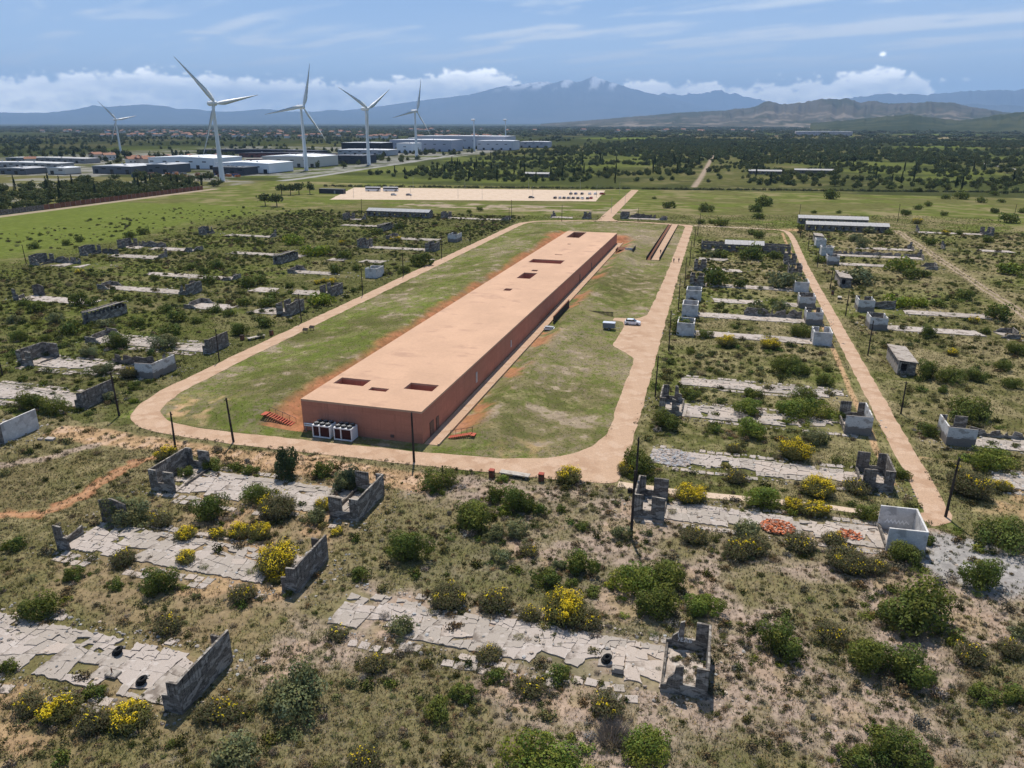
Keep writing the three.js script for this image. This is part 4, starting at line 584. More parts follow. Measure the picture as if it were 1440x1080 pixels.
function endRoom(g, side, kind, paint, len, d, seed, zone) {
  const r = mulberry(seed), t = 0.24, rw = 4.1 + r() * 0.3, h = 3.2 + r() * 0.25, mat = paintMat[paint], X = side * len / 2;
  const along = (outline, z, m) => { const w = wallG(outline, t); w.translate(-rw, 0, 0); if (side < 0) w.rotateY(Math.PI); w.translate(X - side * 0.0, 0, z); return part('side_wall', uvM(w), m, g); };
  const across = (outline, x, m) => { const w = wallG(outline, t); w.rotateY(Math.PI / 2); w.translate(x, 0, d / 2); return part('end_wall', uvM(w), m, g); };
  if (kind === 'U') {
    across([[t, -0.3], [d - t, -0.3], [d - t, h], [d * 0.5, h + (paint === 0 ? 0.35 * (r() < 0.4 ? 1 : 0) : 0)], [t, h]], X - side * t / 2, mat);
    const front = along(brokenTop(rw, h, seed + 1, paint === 0 || paint === 3, paint === 0 && r() < 0.5), d / 2 - t / 2, mat);
    along(brokenTop(rw, h, seed + 2, paint === 1 ? r() < 0.3 : r() < 0.75, paint !== 1 && r() < 0.3), -d / 2 + t / 2, paint === 2 ? M.concrete : mat);
    if (paint === 1 || paint === 2) front.userData.label = 'white painted side wall';
    const xi = X - side * (rw - t / 2 - 0.005), W = d - 2 * t - 0.02;
    if (zone > 150 && (paint > 0 || r() < 0.35)) { const a = W * (0.3 + 0.25 * r()); across([[0, -0.3], [W, -0.3], [W, h - 0.05], [a + 1.0, h - 0.02], [a + 0.98, 0.15], [a, 0.15], [a - 0.02, h - 0.1], [0, h - 0.04]].map(([x, y]) => [x + t + 0.01, y]), xi, mat).name = 'inner_wall'; } else across(brokenTop(W, 0.5 + r() * 0.5, seed + 5, false, true).map(([x, y]) => [x + t + 0.01, y]), xi, M.concreteDark).name = 'inner_wall';
  } else if (kind === 'E') {
    const hi = h + 0.2;
    across(paint === 0 && side < 0 ? [[t, -0.3], [d * 0.55, -0.3], [d * 0.55, 1.2], [d * 0.4, 1.0], [t, 0.7]] : [[t, -0.3], [d, -0.3], [d, hi], [d * 0.12, hi - 0.1], [t, hi - 0.2]], X - side * t / 2, mat);
    if (side < 0) { const w = wallG([[0, -0.3], [rw, -0.3], [rw, 3.0], [rw * 0.5, 3.6], [0, 3.1]], t); w.translate(X, 0, -d / 2 - 0.13); part('rear_wall', uvM(w), M.concreteDark, g); }
    along([[rw * 0.55, -0.3], [rw, -0.3], [rw, hi - 0.2], [rw * 0.72, hi - 0.3], [rw * 0.71, 1.9], [rw * 0.55, 1.8]], d / 2 - t / 2, M.block);
    const st = wallG([[0, -0.3], [0.9, -0.3], [0.9, 2.7], [0, 2.75]], t); st.translate(X - side * 1.6 - 0.45, 0, -d / 2 + t / 2 + 0.002); part('pier', uvM(st), M.concreteDark, g);
  } else if (kind === 'S') {
    across(brokenTop(d - 2 * t - 0.02, 1.3 + r() * 0.6, seed, false, true).map(([x, y]) => [x + t + 0.01, y]), X - side * t / 2, mat);
    along(brokenTop(rw, 1.1 + r() * 0.8, seed + 1, false, true), d / 2 - t / 2, mat); along(brokenTop(rw, 1.2 + r() * 0.8, seed + 2, false, true), -d / 2 + t / 2, mat);
  } else if (kind === 'P') {
    along([[rw * 0.6, -0.3], [rw, -0.3], [rw, 2.9 + r() * 0.4], [rw * 0.8, 3.1], [rw * 0.78, 2.2], [rw * 0.6, 1.6]], -d / 2 + t / 2, mat); across(brokenTop(d - 2 * t - 0.02, 1.6, seed + 3, false, true).map(([x, y]) => [x + t + 0.01, y]), X - side * t / 2, mat);
  }
}
RUINS.forEach((R, idx) => {
  const [u0, u1, v0, d, kl, kr, pl, pr, cell, rear, label] = R, len = u1 - u0, g = thing('barrack_ruin', label, 'ruin', (u0 + u1) / 2, v0 + d / 2, 0, 'ruined barracks of the camp'), r = mulberry(900 + idx * 31);
  // floor cracked into plates: the sheet is split again and again by slanting cracks
  const near = v0 < 150, W = len - 1, D = d - 0.7, plates = [], want = near ? 0.55 : cell * 1.1;
  const split = (poly, depth) => {
    let area = 0, x0 = 1e9, x1 = -1e9, z0 = 1e9, z1 = -1e9; poly.forEach((p, i) => { const q = poly[(i + 1) % poly.length]; area += p[0] * q[1] - q[0] * p[1]; x0 = Math.min(x0, p[0]); x1 = Math.max(x1, p[0]); z0 = Math.min(z0, p[1]); z1 = Math.max(z1, p[1]); }); area = Math.abs(area) / 2;
    const rear = (z0 + z1) / 2 < -D * 0.12 || (z0 + z1) / 2 > D * 0.36;
    if (depth > 9 || area < want * (rear ? 0.8 : 3.2) * (0.6 + 3.2 * r() * r()) * cell || plates.length > 170) { plates.push([poly, area]); return; }
    const wide = x1 - x0 > (z1 - z0) * 1.25, t = 0.33 + 0.34 * r(), mx = mix(x0, x1, wide ? t : 0.5), mz = mix(z0, z1, wide ? 0.5 : t), an = (wide ? 0 : Math.PI / 2) + (r() - 0.5) * 0.75, nx = Math.cos(an), nz = Math.sin(an), A = [], B = [], side = (p) => (p[0] - mx) * nx + (p[1] - mz) * nz;
    poly.forEach((p, i) => { const q = poly[(i + 1) % poly.length], a = side(p), b = side(q); (a <= 0 ? A : B).push(p); if (a * b < 0) { const k = a / (a - b), m = [mix(p[0], q[0], k), mix(p[1], q[1], k)]; A.push(m); B.push(m); } });
    if (A.length < 3 || B.length < 3) { plates.push([poly, area]); return; } split(A, depth + 1); split(B, depth + 1);
  };
  split([[-W / 2, -D / 2], [W / 2, -D / 2], [W / 2, D / 2], [-W / 2, D / 2]], 0);
  for (const [poly, area] of plates) {
    const cx = poly.reduce((s, p) => s + p[0], 0) / poly.length, cz = poly.reduce((s, p) => s + p[1], 0) / poly.length, edge = poly.some((p) => Math.abs(p[1]) > D / 2 - 0.05), ext = Math.sqrt(area);
    if (area < 0.12 || (edge && vn(cx * 0.22 + idx * 9, cz * 0.5 + 4) < 0.33) || r() < (area < 1.5 ? 0.09 : 0.015)) continue;
    const gap = r() < 0.72 ? 0.008 + r() * 0.012 : 0.04 + r() * 0.06, k = 1 - gap / Math.max(0.4, ext), pts = [];
    poly.forEach(([x, z], n) => { // ragged edges: the same wobble on both sides of a crack
      const [x2, z2] = poly[(n + 1) % poly.length], L = Math.hypot(x2 - x, z2 - z), outer = Math.abs(z) > D / 2 - 0.01 && Math.abs(z2) > D / 2 - 0.01; if (L < 0.03) return; pts.push([(x - cx) * k, (z - cz) * k]);
      const m = near ? Math.min(5, Math.floor(L / 0.45)) : L > 1.5 ? 2 : 0; for (let q = 1; q <= m; q++) { const t = q / (m + 1), X = mix(x, x2, t), Z = mix(z, z2, t), w = (vn(X * 2.3 + idx * 3, Z * 2.3) - 0.5) * 0.3, w2 = (vn(X * 2.3 + 50, Z * 2.3 + idx) - 0.5) * 0.3; pts.push(outer ? [(X - cx) * k, (Z - Math.sign(Z) * vn(X * 1.3, idx) * 0.32 - cz) * k] : [(X + w - cx) * k, (Z + w2 - cz) * k]); } });
    if (pts.length < 3) continue;
    const small = area < 2.2, top = 0.15 + (r() - 0.5) * (small ? 0.12 : 0.03), m = part('floor_plate', plateG(pts, top - 0.2, top), floorMats[(vn(cx * 0.16 + idx, cz * 0.3) * 3) | 0], g); m.position.set(cx, 0, cz); m.rotation.x = (r() - 0.5) * (small ? 0.14 : 0.012); m.rotation.z = (r() - 0.5) * (small ? 0.10 : 0.01);
  }
  if (near) for (const sd of [-1, 1]) for (let row = 0; row < (sd > 0 && u0 < -30 ? 2 : 1); row++) for (let i = 0; i < Math.round((len - 4) / 1.28); i++) { // loose paving plates along both long sides
    if (vn(i * 0.35 + idx * 5, row * 3 + sd * 2) < 0.42 || r() < 0.12) continue;
    const w = 0.46 + r() * 0.16, pts = [[-w, -0.5], [w * 0.95, -0.5 - r() * 0.06], [w, 0.46], [-w * 0.95, 0.5]].map(([x, z]) => [x * (0.9 + r() * 0.16), z * (0.85 + r() * 0.2)]);
    const m = part('paving_plate', plateG(pts, 0, 0.08 + r() * 0.06), floorMats[(r() * 3) | 0], g); m.position.set(-len / 2 + 2 + i * 1.28 + (r() - 0.5) * 0.25, -0.02, sd * (d / 2 + 0.55 + row * 1.15 + r() * 0.25)); m.rotation.y = (r() - 0.5) * 0.3; m.rotation.x = (r() - 0.5) * 0.1; m.rotation.z = (r() - 0.5) * 0.06;
  }
  if (kl !== '-') endRoom(g, -1, kl, pl, len, d, 100 + idx * 17, v0); if (kr !== '-') endRoom(g, 1, kr, pr, len, d, 300 + idx * 17, v0);
  if (rear) { const h = rear > 25 ? 1.3 : 2.2, o = [[0, -0.3], [rear, -0.3]]; for (let x = rear; x > 0; x -= 1.1) { o.push([x, h * (0.75 + 0.45 * r())]); if (r() < 0.25) o.push([x - 0.3, h * 0.4], [x - 0.8, h * 0.4]); } o.push([0, h * 0.5]); const w = wallG(o, 0.22); const right = kr === 'U' && kl !== 'E' && rear < 25; w.translate(right ? len / 2 - 4.6 - rear : -len / 2 + 4.7, 0, -d / 2 + 0.14); part('rear_wall', uvM(w), idx % 2 ? M.concrete : M.concreteDark, g); }
});
// white letters and strokes sprayed on two of the rooms
{
  const scrawl = (w, h, draw) => { const c = document.createElement('canvas'); c.width = w; c.height = h; const x = c.getContext('2d'); x.clearRect(0, 0, w, h); draw(x); const t = new THREE.CanvasTexture(c); t.colorSpace = THREE.SRGBColorSpace; return new THREE.MeshStandardMaterial({ map: t, transparent: true, roughness: 0.9, side: THREE.DoubleSide, alphaTest: 0.4 }); };
  const m1 = scrawl(256, 128, (x) => { x.fillStyle = '#d8d6d2'; x.font = 'bold 78px sans-serif'; x.fillText('\u0415\u0410\u0411', 40, 108); x.strokeStyle = '#cfcdc9'; x.lineWidth = 9; x.beginPath(); x.moveTo(18, 4); x.lineTo(20, 40); x.lineTo(34, 70); x.lineTo(20, 108); x.stroke(); });
  const m2 = scrawl(256, 64, (x) => { x.strokeStyle = '#e4e2de'; x.lineWidth = 12; x.beginPath(); x.moveTo(6, 40); for (let i = 0; i < 12; i++) x.lineTo(10 + i * 19, i % 2 ? 14 : 50); x.lineTo(250, 46); x.stroke(); });
  const g1 = scene.children.find((o) => o.userData.label && o.userData.label.includes('white painted letters')), g2 = scene.children.find((o) => o.userData.label && o.userData.label.includes('orange tile'));
  const d1 = part('graffiti', at(new THREE.PlaneGeometry(2.2, 1.1), 17.6, 1.25, -3.4 + 0.245), m1, g1); d1.userData.label = 'white sprayed letters';
  const d2 = part('graffiti', at(new THREE.PlaneGeometry(3.0, 0.75), 15.6, 1.2, -3 + 0.245), m2, g2); d2.userData.label = 'white sprayed zigzag';
}
// long barracks that still carry a roof
function barrack(label, u0, u1, v0, d, h, open, roofMat, from = 0, to = 1) {
  const len = u1 - u0, g = thing('roofed_barrack', label, 'barrack', (u0 + u1) / 2, v0 + d / 2, 0, 'barracks with a roof'), holes = [], n = Math.round(len / 3.1), r = mulberry(u0 * 7 + 999);
  for (let i = 0; i < n; i++) { const x = (i + 0.5) * len / n, dd = open && i % 3 === 1; holes.push(rect(x - 0.6, dd ? 0.05 : 1.0, x + 0.6, 2.25)); }
  const fw = wallG(rect(0, -0.3, len, h), 0.22, holes); fw.translate(-len / 2, 0, d / 2 - 0.11); part('front_wall', uvM(fw), M.block, g);
  const bw = wallG(rect(0, -0.3, len, h), 0.22, holes); bw.translate(-len / 2, 0, -d / 2 + 0.11); part('rear_wall', uvM(bw), M.concrete, g);
  for (const s of [-1, 1]) { const w = wallG([[0.23, -0.3], [d - 0.23, -0.3], [d - 0.23, h - 0.02], [d / 2, h + 1.15], [0.23, h - 0.02]], 0.22); w.rotateY(Math.PI / 2); w.translate(s * (len / 2 - 0.11), 0, d / 2); part('gable_wall', uvM(w), M.concrete, g); }
  part('floor', box(len - 0.5, 0.1, d - 0.5, 0, 0, 0), M.floorB, g);
  const x0 = -len / 2 - 0.25 + from * len, x1 = -len / 2 + 0.25 + to * len, np = Math.max(4, Math.round((x1 - x0) / 3)), pw = (x1 - x0) / np, sl = Math.hypot(d / 2 + 0.35, 1.3);
  for (const s of [-1, 1]) for (let i = 0; i < np; i++) { if (to < 1 && r() < 0.12) continue; const p = box(pw - 0.04, 0.06, sl, 0, -0.03, 0); const m = part('roof_panel', p, roofMat, g); m.position.set(x0 + (i + 0.5) * pw, h + 0.68, s * (d / 4 + 0.13)); m.rotation.x = s * Math.atan2(1.3, d / 2 + 0.35); }
  if (!open) for (let i = 0; i < n; i += 2) part('boarded_window', box(1.1, 1.2, 0.06, (i + 0.5) * len / n - len / 2, 1.02, d / 2 - 0.12), M.wood, g);
  return g;
}
const paleRoof = mineral([0.42, 0.40, 0.375], [0.27, 0.25, 0.225], [0.52, 0.5, 0.475], 9);
barrack('long grey barrack with pale tin roof standing alone below the parking ground', -194.4, -157, 386, 6.4, 3.1, true, M.sheet);
barrack('long barrack with pale roof, front one of the pair on the meadow edge', 39.1, 76.3, 391.5, 6.4, 3.0, true, paleRoof);
barrack('long barrack with pale roof behind its twin on the meadow edge', 37.5, 71, 417, 6.4, 3.0, true, paleRoof);
barrack('half-roofed barrack with pale roof over one part and broken grey walls', -8, 27, 316, 6.6, 3.0, true, paleRoof, 0.27, 0.7);
barrack('low barrack with pale roof among the trees beyond the meadow, nearest the cypresses', 66, 104, 846, 7, 3.4, true, paleRoof);
barrack('low barrack with pale roof among the trees beyond the meadow', 20, 52, 820, 7, 3.2, true, paleRoof);
barrack('low barrack with white roof in the scrub behind the parking ground', -190, -166, 716, 7, 3.2, true, paleRoof);

// wash blocks: raised narrow concrete sheds along the paths
function washBlock(label, u, v0, len, tilt = -0.08) {
  const g = thing('wash_block', label, 'shed', u, v0 + len / 2, 0, 'raised concrete wash blocks'), w = 3.4;
  for (const s of [-1, 1]) { const hs = []; const n = Math.round(len / 1.6); for (let i = 0; i < n; i++) hs.push(rect(0.5 + i * (len - 0.6) / n, 2.1, 0.5 + (i + 0.62) * (len - 0.6) / n, 2.8)); const wl = wallG(rect(0, -0.2, len, s < 0 ? 3.1 : 2.8), 0.18, hs); wl.rotateY(Math.PI / 2); wl.translate(s * (w / 2 - 0.09), 0, len / 2); part('side_wall', uvM(wl), s < 0 ? M.floorB : M.concrete, g); }
  const ew = wallG([[0, -0.2], [w - 0.38, -0.2], [w - 0.38, 2.7], [0, 2.9]], 0.18, [rect(0.35, 0.9, 1.5, 2.6)]); ew.translate(-w / 2 + 0.19, 0, len / 2 - 0.09); part('end_wall', uvM(ew), M.concrete, g);
  const eb = wallG([[0, -0.2], [w - 0.38, -0.2], [w - 0.38, 2.7], [0, 2.9]], 0.18); eb.translate(-w / 2 + 0.19, 0, -len / 2 + 0.09); part('end_wall', uvM(eb), M.concrete, g);
  const roof = part('roof_slab', box(w + 0.5, 0.14, len + 0.5, 0, 0, 0), tilt < 0 ? M.floorB : M.concrete, g); roof.position.y = 3.02; roof.rotation.z = tilt;
  part('floor_slab', box(w - 0.4, 0.14, len - 0.4, 0, 0.8, 0), M.concreteDark, g);
  for (let i = 0; i < 4; i++) part('step', box(1.1, 0.2, 0.32, -0.6, i * 0.2, len / 2 + 1.15 - i * 0.33), M.concrete, g);
}
washBlock('raised wash block with slab roof and steps, closest to the straight path tip', 39.6, 163, 12);
washBlock('raised concrete wash block with slab roof along the straight path, between the white rooms', 39.4, 254, 12);
washBlock('raised concrete wash block with slab roof below the long tin-roofed barracks', 41, 350, 9);
washBlock('dark slab-roofed wash block among thick scrub', -158.8, 151, 12, 0.2);
washBlock('dark slab-roofed wash block on the green slope below the grey barrack, closer to the scrub', -159.6, 241, 12, 0.2);
washBlock('dark slab-roofed wash block nearest the long grey barrack', -160, 331, 10, 0.2);
console.log('buildings done');

// ---------- plants ----------
const leafMat = new THREE.MeshPhysicalMaterial({ vertexColors: true, roughness: 0.9, transmission: 0.35, thickness: 0, specularIntensity: 0.15, side: THREE.DoubleSide });
const flowerMat = new THREE.MeshPhysicalMaterial({ specularIntensity: 0.1, vertexColors: true, roughness: 0.8, side: THREE.DoubleSide });
const barkMat = mineral([0.12, 0.09, 0.065], [0.07, 0.055, 0.04], [0.17, 0.135, 0.105], 1.5);
class Leaves {
  constructor() { this.p = []; this.n = []; this.c = []; }
  leaf(x, y, z, ox, oy, oz, len, wid, col, r, soft = 0.35) {
    // a folded diamond, its face turned mostly outward
    let fx = ox + (r() - 0.5) * 1.7, fy = oy + (r() - 0.5) * 1.7 + 0.15, fz = oz + (r() - 0.5) * 1.7; let l = Math.hypot(fx, fy, fz) || 1; fx /= l; fy /= l; fz /= l;
    let ax = r() - 0.5, ay = r() - 0.5, az = r() - 0.5; const dt = ax * fx + ay * fy + az * fz; ax -= dt * fx; ay -= dt * fy; az -= dt * fz; l = Math.hypot(ax, ay, az) || 1; ax /= l; ay /= l; az /= l;
    const bx = fy * az - fz * ay, by = fz * ax - fx * az, bz = fx * ay - fy * ax, h = len / 2, w = wid / 2;
    const A = [x - ax * h, y - ay * h, z - az * h], B = [x + bx * w, y + by * w, z + bz * w], D = [x + ax * h, y + ay * h, z + az * h], E = [x - bx * w, y - by * w, z - bz * w];
    let nx = mix(fx, ox, soft), ny = mix(fy, oy, soft), nz = mix(fz, oz, soft); l = Math.hypot(nx, ny, nz) || 1; nx /= l; ny /= l; nz /= l;
    for (const q of [A, D, B, A, E, D]) { this.p.push(...q); this.n.push(nx, ny, nz); this.c.push(...col); }
  }
  blade(x0, y0, z0, x1, y1, z1, w, col, r) { // a thin upright triangle, its own face normal
    const a = r() * 6.283, dx = Math.cos(a) * w, dz = Math.sin(a) * w; this.p.push(x0 - dx, y0, z0 - dz, x0 + dx, y0, z0 + dz, x1, y1, z1);
    const ux = 2 * dx, uz = 2 * dz, vx = x1 - x0 + dx, vy = y1 - y0, vz = z1 - z0 + dz; let nx = -uz * vy, ny = uz * vx - ux * vz, nz = ux * vy; const l = Math.hypot(nx, ny, nz) || 1;
    for (let k = 0; k < 3; k++) { this.n.push(nx / l, ny / l, nz / l); this.c.push(...col); }
  }
  geo() { const g = new THREE.BufferGeometry(); g.setAttribute('position', new THREE.Float32BufferAttribute(this.p, 3)); g.setAttribute('normal', new THREE.Float32BufferAttribute(this.n, 3)); g.setAttribute('color', new THREE.Float32BufferAttribute(this.c, 3)); return g; }
}
const vary = (k, r, a = 0.5) => { const m = 1 - a / 2 + a * r(), t = (r() - 0.5) * 0.25; return [k[0] * m * (1 + t), k[1] * m, k[2] * m * (1 - t)]; };
// crown of radius 1 standing on y = 0: overlapping lobes, leaves through their outer shells
function crown(seed, n, size, tall, cols, shape = 'round') {
  const r = mulberry(seed), L = new Leaves(), lobes = [], nl = 13 + Math.floor(r() * 8);
  for (let i = 0; i < nl; i++) {
    const a = r() * 6.283, q = Math.sqrt(r()) * 0.78, yy = shape === 'cone' ? r() * 0.9 : 0.16 + r() * (0.72 - q * 0.35), taper = shape === 'cone' ? 1 - yy * 0.75 : 1, s = (0.19 + r() * 0.25) * (shape === 'cone' ? 0.55 + 0.5 * taper : 1);
    lobes.push([Math.cos(a) * q * taper, yy * tall, Math.sin(a) * q * taper, s, s * (0.75 + r() * 0.4) * Math.max(0.8, tall * 0.8), s, vary(cols[(r() * cols.length) | 0], r, 0.35)]);
  }
  lobes.push([(r() - 0.5) * 0.3, 0.38 * tall, (r() - 0.5) * 0.3, 0.52, 0.4 * tall, 0.52, cols[0]]);
  let tot = 0; for (const l of lobes) tot += l[3] * l[3];
  for (const l of lobes) { const m = Math.round(n * l[3] * l[3] / tot); for (let k = 0; k < m; k++) {
    let x = r() * 2 - 1, y = r() * 2 - 1, z = r() * 2 - 1; const d = Math.hypot(x, y, z); if (d > 1 || d < 0.05) { k--; continue; } x /= d; y /= d; z /= d;
    const s = 0.74 + 0.3 * Math.pow(r(), 0.7) + (r() < 0.1 ? 0.2 * r() : 0), py = l[1] + y * l[4] * s; if (py < 0.03) continue;
    L.leaf(l[0] + x * l[3] * s, py, l[2] + z * l[3] * s, x, y, z, size * (0.7 + 0.7 * r()), size * (0.45 + 0.35 * r()), vary(l[6], r, 0.6), r);
  } }
  return L.geo();
}
function twigs(seed, n, cols, w) { const r = mulberry(seed), L = new Leaves(); for (let i = 0; i < n; i++) { const a = r() * 6.283, q = Math.sqrt(r()), h = 0.45 + 0.6 * r() * (1 - q * 0.4), bx = Math.cos(a) * q * 0.55, bz = Math.sin(a) * q * 0.55; L.blade(bx, 0, bz, bx * 1.75 + (r() - 0.5) * 0.25, h, bz * 1.75 + (r() - 0.5) * 0.25, w, vary(cols[(r() * cols.length) | 0], r), r); } return L; }
function broom(seed, n, cols, size) { // sprays of thin green rods
  const r = mulberry(seed), L = twigs(seed + 5, n, cols, 0.02); const g = L;
  for (let i = 0; i < n * 1.6; i++) { const a = r() * 6.283, q = Math.sqrt(r()) * 0.95, y = (0.35 + 0.6 * r()) * (1.1 - q * 0.35); g.leaf(Math.cos(a) * q, y, Math.sin(a) * q, Math.cos(a) * q, 0.8, Math.sin(a) * q, size * (0.8 + r() * 0.8), size * 0.45, vary(cols[(r() * cols.length) | 0], r, 0.6), r); }
  return g.geo();
}
function blossom(seed, n, size, spread, col) {
  const r = mulberry(seed), L = new Leaves(), cl = []; for (let i = 0; i < 7 + spread * 12; i++) { const a = r() * 6.283, q = Math.sqrt(r()) * 0.85; cl.push([Math.cos(a) * q, (0.62 + 0.42 * r()) * (1.12 - q * 0.38), Math.sin(a) * q, 0.12 + 0.16 * r() * (0.5 + spread)]); }
  for (let i = 0; i < n; i++) { const c = cl[(r() * cl.length) | 0], x = r() - 0.5, y = r() - 0.5, z = r() - 0.5, d = Math.hypot(x, y, z) || 1, s = c[3] * (0.6 + 0.6 * r()) / d; L.leaf(c[0] + x * s, Math.max(0.1, c[1] + y * s), c[2] + z * s, x / d, y / d + 0.3, z / d, size * (0.7 + 0.6 * r()), size * (0.6 + 0.5 * r()), vary(col, r, 0.4), r); }
  return L.geo();
}
const stemGeo = (() => { const l = []; for (let i = 0; i < 4; i++) { const g = new THREE.CylinderGeometry(0.02, 0.045, 0.7, 5); g.translate(0, 0.33, 0); g.rotateZ((i - 1.5) * 0.3); g.rotateY(i * 1.7); l.push(g); } return uvM(join(l)); })();
const KIND = [
  { name: 'evergreen_shrub', cat: 'shrub', say: 'dark green evergreen shrub', cols: [[0.115, 0.138, 0.026], [0.095, 0.12, 0.024], [0.145, 0.165, 0.034]], tall: 1.15 },
  { name: 'leafy_shrub', cat: 'shrub', say: 'fresh green leafy shrub', cols: [[0.16, 0.195, 0.03], [0.135, 0.17, 0.028], [0.20, 0.225, 0.04]], tall: 1.05 },
  { name: 'olive_shrub', cat: 'shrub', say: 'grey-green olive-like shrub', cols: [[0.165, 0.175, 0.072], [0.135, 0.15, 0.06], [0.21, 0.215, 0.10]], tall: 1.15 },
  { name: 'broom_bush', cat: 'broom bush', say: 'bright yellow blossoming broom', cols: [[0.12, 0.125, 0.035], [0.15, 0.13, 0.045]], tall: 1, bloom: 1 },
  { name: 'dry_broom', cat: 'broom bush', say: 'brownish broom with few flowers', cols: [[0.115, 0.105, 0.045], [0.14, 0.115, 0.06], [0.09, 0.095, 0.035]], tall: 1, bloom: 0.16 },
  { name: 'lime_shrub', cat: 'shrub', say: 'bright lime green shrub', cols: [[0.19, 0.23, 0.025], [0.155, 0.20, 0.025]], tall: 0.85 },
  { name: 'dead_shrub', cat: 'dead shrub', say: 'grey tangle of dead twigs', cols: [[0.22, 0.19, 0.165], [0.17, 0.145, 0.125]], tall: 0.7 },
];
const protoCache = {};
function shrubProto(kind, cls, variant) { // cls: 0 near and large, 1 near and middling, 2 near and small, 3 far
  const key = kind + '/' + cls + '/' + variant; if (protoCache[key]) return protoCache[key];
  const K = KIND[kind], n = [4300, 1900, 750, 620][cls], size = [0.085, 0.125, 0.19, 0.2][cls], seed = 1000 + kind * 97 + cls * 13 + variant * 7, geos = {};
  if (kind === 6) geos.foliage = twigs(seed, n * 0.4, K.cols, 0.012).geo();
  else if (K.bloom) { geos.foliage = broom(seed, n * 0.3, K.cols, size * 1.1); geos.blossom = blossom(seed + 3, n * (K.bloom === 1 ? 0.42 : 0.045), size * 0.72, K.bloom, [0.56, 0.41, 0.02]); } else geos.foliage = crown(seed, n, size, K.tall, K.cols);
  return (protoCache[key] = geos);
}
function zoneOf(u, v) {
  let best = null, bd = 1e9;
  RUINS.forEach((R, i) => { const d = Math.hypot(Math.max(R[0] - u, 0, u - R[1]), Math.max(R[2] - v, 0, v - R[2] - R[3])); if (d < bd) { bd = d; best = i; } });
  if (v >= 404 && bd > 25) return 'on the open meadow';
  if (bd < 0.2) return `growing on ${SHORT[best]}`;
  return `${bd < 4 ? 'close to' : 'some way from'} ${SHORT[best]}`;
}
const camDepth = (u, v) => { const c = Math.cos(0.2757), s = Math.sin(0.2757); return (v * c - u * s) * 0.9423 + 50 * 0.3347; };
const camSide = (u, v) => (u * Math.cos(0.2757) + v * Math.sin(0.2757)) / camDepth(u, v) / 0.695;
{
  const r = mulberry(31);
  for (const [u, v, rad, kind] of SHRUBS) {
    const K = KIND[kind], far = camDepth(u, v) > 185, cls = far ? 3 : rad > 1.9 ? 0 : rad > 1.1 ? 1 : 2, geos = shrubProto(kind, cls, (r() * 4) | 0), z = zoneOf(u, v), big = rad > 3 ? 'very large ' : rad > 2.3 ? 'large ' : rad < 0.95 ? 'tiny ' : rad < 1.3 ? 'small ' : '';
    if (paved(u, v)) continue;
    const g = thing(K.name, `${big}${K.say} ${z}`, K.cat, u, v, ht(u, v) - 0.03, `${big}${K.say} ${z}`, r() * 6.283);
    const hs = 0.85 + r() * 0.35, st = 0.88 + r() * 0.3; g.scale.set(rad * 1.18 * st, rad * hs * 1.12, rad * 1.18 / st);
    part(K.cat === 'dead shrub' ? 'twigs' : 'foliage', geos.foliage, leafMat, g); if (geos.blossom) part('blossom', geos.blossom, flowerMat, g); part('stem', stemGeo, barkMat, g);
  }
  // the dark conical tree by the sandy strip
  const t = thing('conical_tree', 'tall dark conical young tree beside the sandy strip below the ring path', 'tree', -59.3, 86.4, 0); t.scale.set(2.9, 4.7, 2.9);
  part('crown', crown(555, 4200, 0.085, 1, [[0.06, 0.082, 0.03], [0.075, 0.095, 0.04]], 'cone'), leafMat, t); part('trunk', stemGeo, barkMat, t);
  const t2 = thing('upright_shrub', 'upright grey-green young tree leaning over the cracked floor beside the end wall', 'tree', -48.6, 85.6, 0); t2.scale.set(2.6, 3.6, 2.6); part('crown', crown(556, 3600, 0.09, 1, [[0.07, 0.09, 0.045], [0.09, 0.105, 0.055]], 'cone'), leafMat, t2); part('trunk', stemGeo, barkMat, t2);
}
console.log('shrubs done');

// ---------- ground cover nobody could count ----------
function scatter(name, label, category, geo, mat, list) {
  const m = new THREE.InstancedMesh(geo, mat, list.length), d = new THREE.Object3D(), c = new THREE.Color(); m.name = numbered(name);
  list.forEach((e, i) => { d.position.set(e[0], e[2] ?? ht(e[0], e[1]), -e[1]); d.rotation.set(e[7] ?? 0, e[3], e[8] ?? 0); const s = e[4]; d.scale.set(s, s * (e[5] ?? 1), s); d.updateMatrix(); m.setMatrixAt(i, d.matrix); m.setColorAt(i, c.setRGB(...e[6])); });
  m.castShadow = m.receiveShadow = true; tag(m, label, category, null, 'stuff'); scene.add(m); return m;
}
const white = [1, 1, 1];
function tuftGeo(seed, n, w, spread, h, drop = 0) { const r = mulberry(seed), L = new Leaves(); for (let i = 0; i < n; i++) { const a = r() * 6.283, q = r() * spread, x = Math.cos(a) * q * 0.5, z = Math.sin(a) * q * 0.5; L.blade(x, 0, z, Math.cos(a) * q * 1.5, h * (0.5 + 0.6 * r()) * (1 - drop * q), Math.sin(a) * q * 1.5, w * (0.6 + r() * 0.8), vary(white, r, 0.5), r); } return L.geo(); }
function heathGeo(seed, n, size) { const r = mulberry(seed), L = new Leaves(); for (let i = 0; i < n; i++) { const a = r() * 6.283, e = Math.asin(r()), s = 0.7 + 0.35 * r(), x = Math.cos(a) * Math.cos(e), y = Math.sin(e), z = Math.sin(a) * Math.cos(e); L.leaf(x * s, y * s * 0.95 + 0.03, z * s, x, y, z, size * (0.7 + 0.6 * r()), size * 0.6, vary(white, r, 0.6), r); } return L.geo(); }
